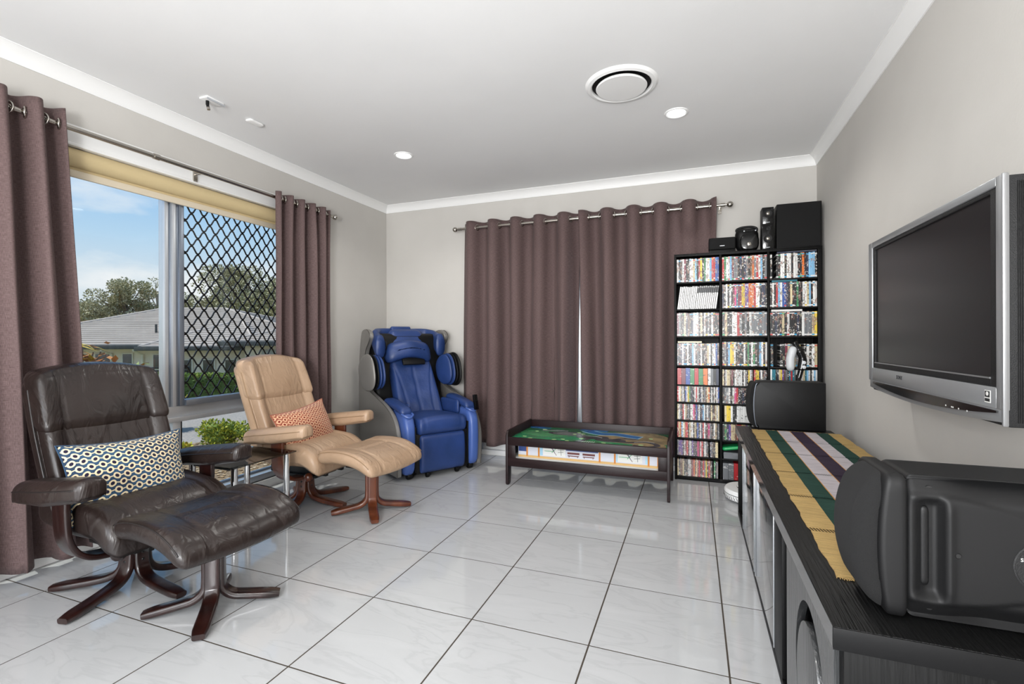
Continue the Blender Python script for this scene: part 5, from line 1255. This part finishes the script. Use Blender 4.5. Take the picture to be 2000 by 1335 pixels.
# local x to the right as seen from the street window, local y away from it
def hb_(nm, mat, *d): return bx(nm, mat, d, hs, .004)
hb_('wall', 'render_cream', -7.0, 3.6, 0, 10, 0, WZ); hb_('wing_wall', 'render_cream', 2.4, 6.2, -1.6, 4, 0, WZ - .05); hb_('garage_wall', 'render_cream', 6.2, 11, -2.4, 4, 0, WZ + .2)
hip('roof', -7.7, 9.5, -.6, 10.6, -2.6, 1.0, 5, 5, WZ, WZ + 1.95, 'roof_tile', 20, hs)
hip('wing_roof', 1.7, 6.6, -2.2, 5, 3.0, 3.4, 2.4, 4.5, WZ - .06, WZ + 1.15, 'roof_tile', 12, hs); hip('garage_roof', 5.6, 12, -3.0, 6, 8.4, 9.0, 2, 3, WZ + .16, WZ + 1.25, 'roof_tile', 12, hs)
hb_('gutter', 'fascia', -7.75, 2.2, -.72, -.58, WZ - .16, WZ + .02); hb_('gutter', 'fascia', 1.6, 6.7, -2.32, -2.18, WZ - .2, WZ - .03); hb_('gutter', 'fascia', 5.5, 12.1, -3.12, -2.98, WZ + .0, WZ + .18)
hb_('soffit', 'house_frame', -7.7, 2.2, -.6, 0, WZ - .14, WZ - .10)
def win(x0, x1, z0, z1, y=0, mat='dark_window'):
    f = hb_('window', 'house_frame', x0 - .06, x1 + .06, y - .05, y - .005, z0 - .06, z1 + .06); bx('pane', mat, (x0, x1, y - .062, y - .05, z0, z1), f, 0)
for a in ((-1.95, -1.28, 1.75, 2.42), (-.70, -.30, 1.7, 2.42), (.70, 1.6, 1.75, 2.38), (-6.0, -5.0, 1.2, 2.4)): win(*a)
for a in ((3.05, 3.50), (4.0, 4.45), (4.95, 5.4)): win(*a, .75, 2.2, -1.6)
hb_('garage_door', 'garage_door', 6.9, 9.4, -2.46, -2.4, .9, 2.65)
for x in (-1.2, .23): B().tube([(x, -.62, WZ - .12), (x, -.62, WZ - .22), (x, -.09, WZ - .42), (x, -.09, 0)], .05, 8).obj('downpipe', 'house_frame', hs)
B().tube([(.05, 1.0, WZ + .5), (.05, 1.0, WZ + 1.0)], .05, 8).obj('vent_pipe', 'fascia', hs)
h2 = E_('house', 'distant neighbouring house with reddish tiled roof far left beyond the cream house', 'house', (-46.7, 22.0, -2.0), YAW)
bx('wall', 'render_cream', (-5, 5, 0, 8, 0, 3.2), h2, .004); hip('roof', -5.6, 5.6, -.6, 8.6, -2.2, 2.2, 4, 4, 3.2, 4.7, 'brick_roof', 14, h2)
# slatted side fence of the cream house
fn_ = E_('fence', 'short dark slat fence beside the hedge across the street', 'fence', (-16.3, 9.2, -1.05), YAW)
for k in range(5): bx('slat', 'black_metal', (-.5, .9, -.02, .02, .75 + k * .10, .81 + k * .10), fn_, .003)
for x in (-.5, .2, .9): bx('post', 'black_metal', (x - .03, x + .03, .02, .07, 0, 1.22), fn_, .003)
# copper leaved shrub by the curtain edge and a tall stemmed plant in front of the house
def stem_plant(label, x, y, z0, ht, n, mats, sd_, sz, w_):
    rr = random.Random(sd_); o = E_('garden_plant', label, 'plant', (x, y, z0)); s_ = B(); b = B()
    for i in range(n):
        a = rr.uniform(0, 6.28); r_ = rr.uniform(.2, 1) * w_; h = ht * rr.uniform(.6, 1); s_.tube([(0, 0, 0), (r_ * .4 * math.cos(a), r_ * .4 * math.sin(a), h * .6), (r_ * math.cos(a), r_ * math.sin(a), h)], .012, 5)
        for k in range(12): 
            q = Vector((r_ * math.cos(a), r_ * math.sin(a), h)) + Vector((rr.gauss(0, .5) * sz, rr.gauss(0, .5) * sz, rr.uniform(-1.5, .6) * sz)); d = Vector((rr.uniform(-1, 1), rr.uniform(-1, 1), rr.uniform(-.9, .4))).normalized(); e = d.cross(Vector((0, 0, 1))).normalized()
            b.add([q, q + d * sz * .4 + e * sz * .2, q + d * sz, q + d * sz * .4 - e * sz * .2], [(0, 1, 2, 3)], rr.randrange(len(mats)))
    s_.obj('stem', 'bark', o); stuff(b.obj('leaves', mats, o, smooth=False))
stem_plant('copper leaved shrub showing past the edge of the left window curtain', -9.2, 3.25, gz(6.5), 1.5, 20, ['leaf_copper', 'leaf_gold', 'leaf_copper'], 5, .24, .42)
stem_plant('small green plant with broad leaves in front of the cream house', -14.7, 7.75, gz(12), 1.25, 3, ['leaf_green', 'leaf_copper'], 6, .30, .12)
# ---- gum trees behind the houses
def gum(label, x, y, z0, ht, wd, sd_, n, lf, sz, mats, trunk='bark'):
    rr = random.Random(sd_); o = E_('gum_tree', label, 'tree', (x, y, z0), 0, 'gum trees behind the houses'); t = B(); b = B()
    t.tube([(0, 0, 0), (.1, 0, ht * .35), (0, .15, ht * .6), (.15, 0, ht * .85)], [.3, .24, .18, .08], 8)
    for i in range(n):
        a = rr.uniform(0, 6.28); zz = ht * rr.uniform(.48, .94); w_ = wd / 2 * rr.uniform(.15, .85) * (1.25 - abs(zz / ht - .68) * 1.9)
        c = (w_ * math.cos(a), w_ * math.sin(a), zz); k = rr.uniform(.6, 1.15); rad = (wd * .15 * k, wd * .15 * k, wd * .11 * k)
        leaves(b, c, rad, lf, sz, rr, (0, 1, 1), .15, 0)
        t.tube([(0, .1, zz * .72), (c[0] * .5, c[1] * .5, zz * .86), c], [.09, .06, .03], 5)
    t.obj('trunk', trunk, o); stuff(b.obj('crown', mats, o, smooth=False))
GL = ['leaf_gum2', 'leaf_gum', 'leaf_gum']
gum('broad dense gum tree left of the window mullion, behind the roof', -55.0, 30.9, -3, 10.3, 6.6, 1, 34, 360, 0.208, GL)
gum('low bushy gum tree at the left curtain edge, behind the roof', -58.5, 29.3, -3, 8.0, 8.5, 2, 26, 360, 0.218, GL)
gum('thin sparse gum tree beside the window mullion', -54.3, 33.6, -3, 11.0, 4.6, 3, 18, 120, 0.187, GL, 'bark_pale')
gum('low gum tree behind the roof ridge, left part of the security grille', -48.0, 33.5, -3, 8.8, 7.0, 4, 22, 360, 0.218, GL)
gum('tall broad gum tree behind the security grille', -45.0, 36.8, -3, 12.0, 9.5, 5, 44, 408, 0.229, GL)
gum('tall gum tree at the edge of the right window curtain', -40.3, 37.5, -3, 10.5, 8.0, 6, 30, 408, 0.239, GL)
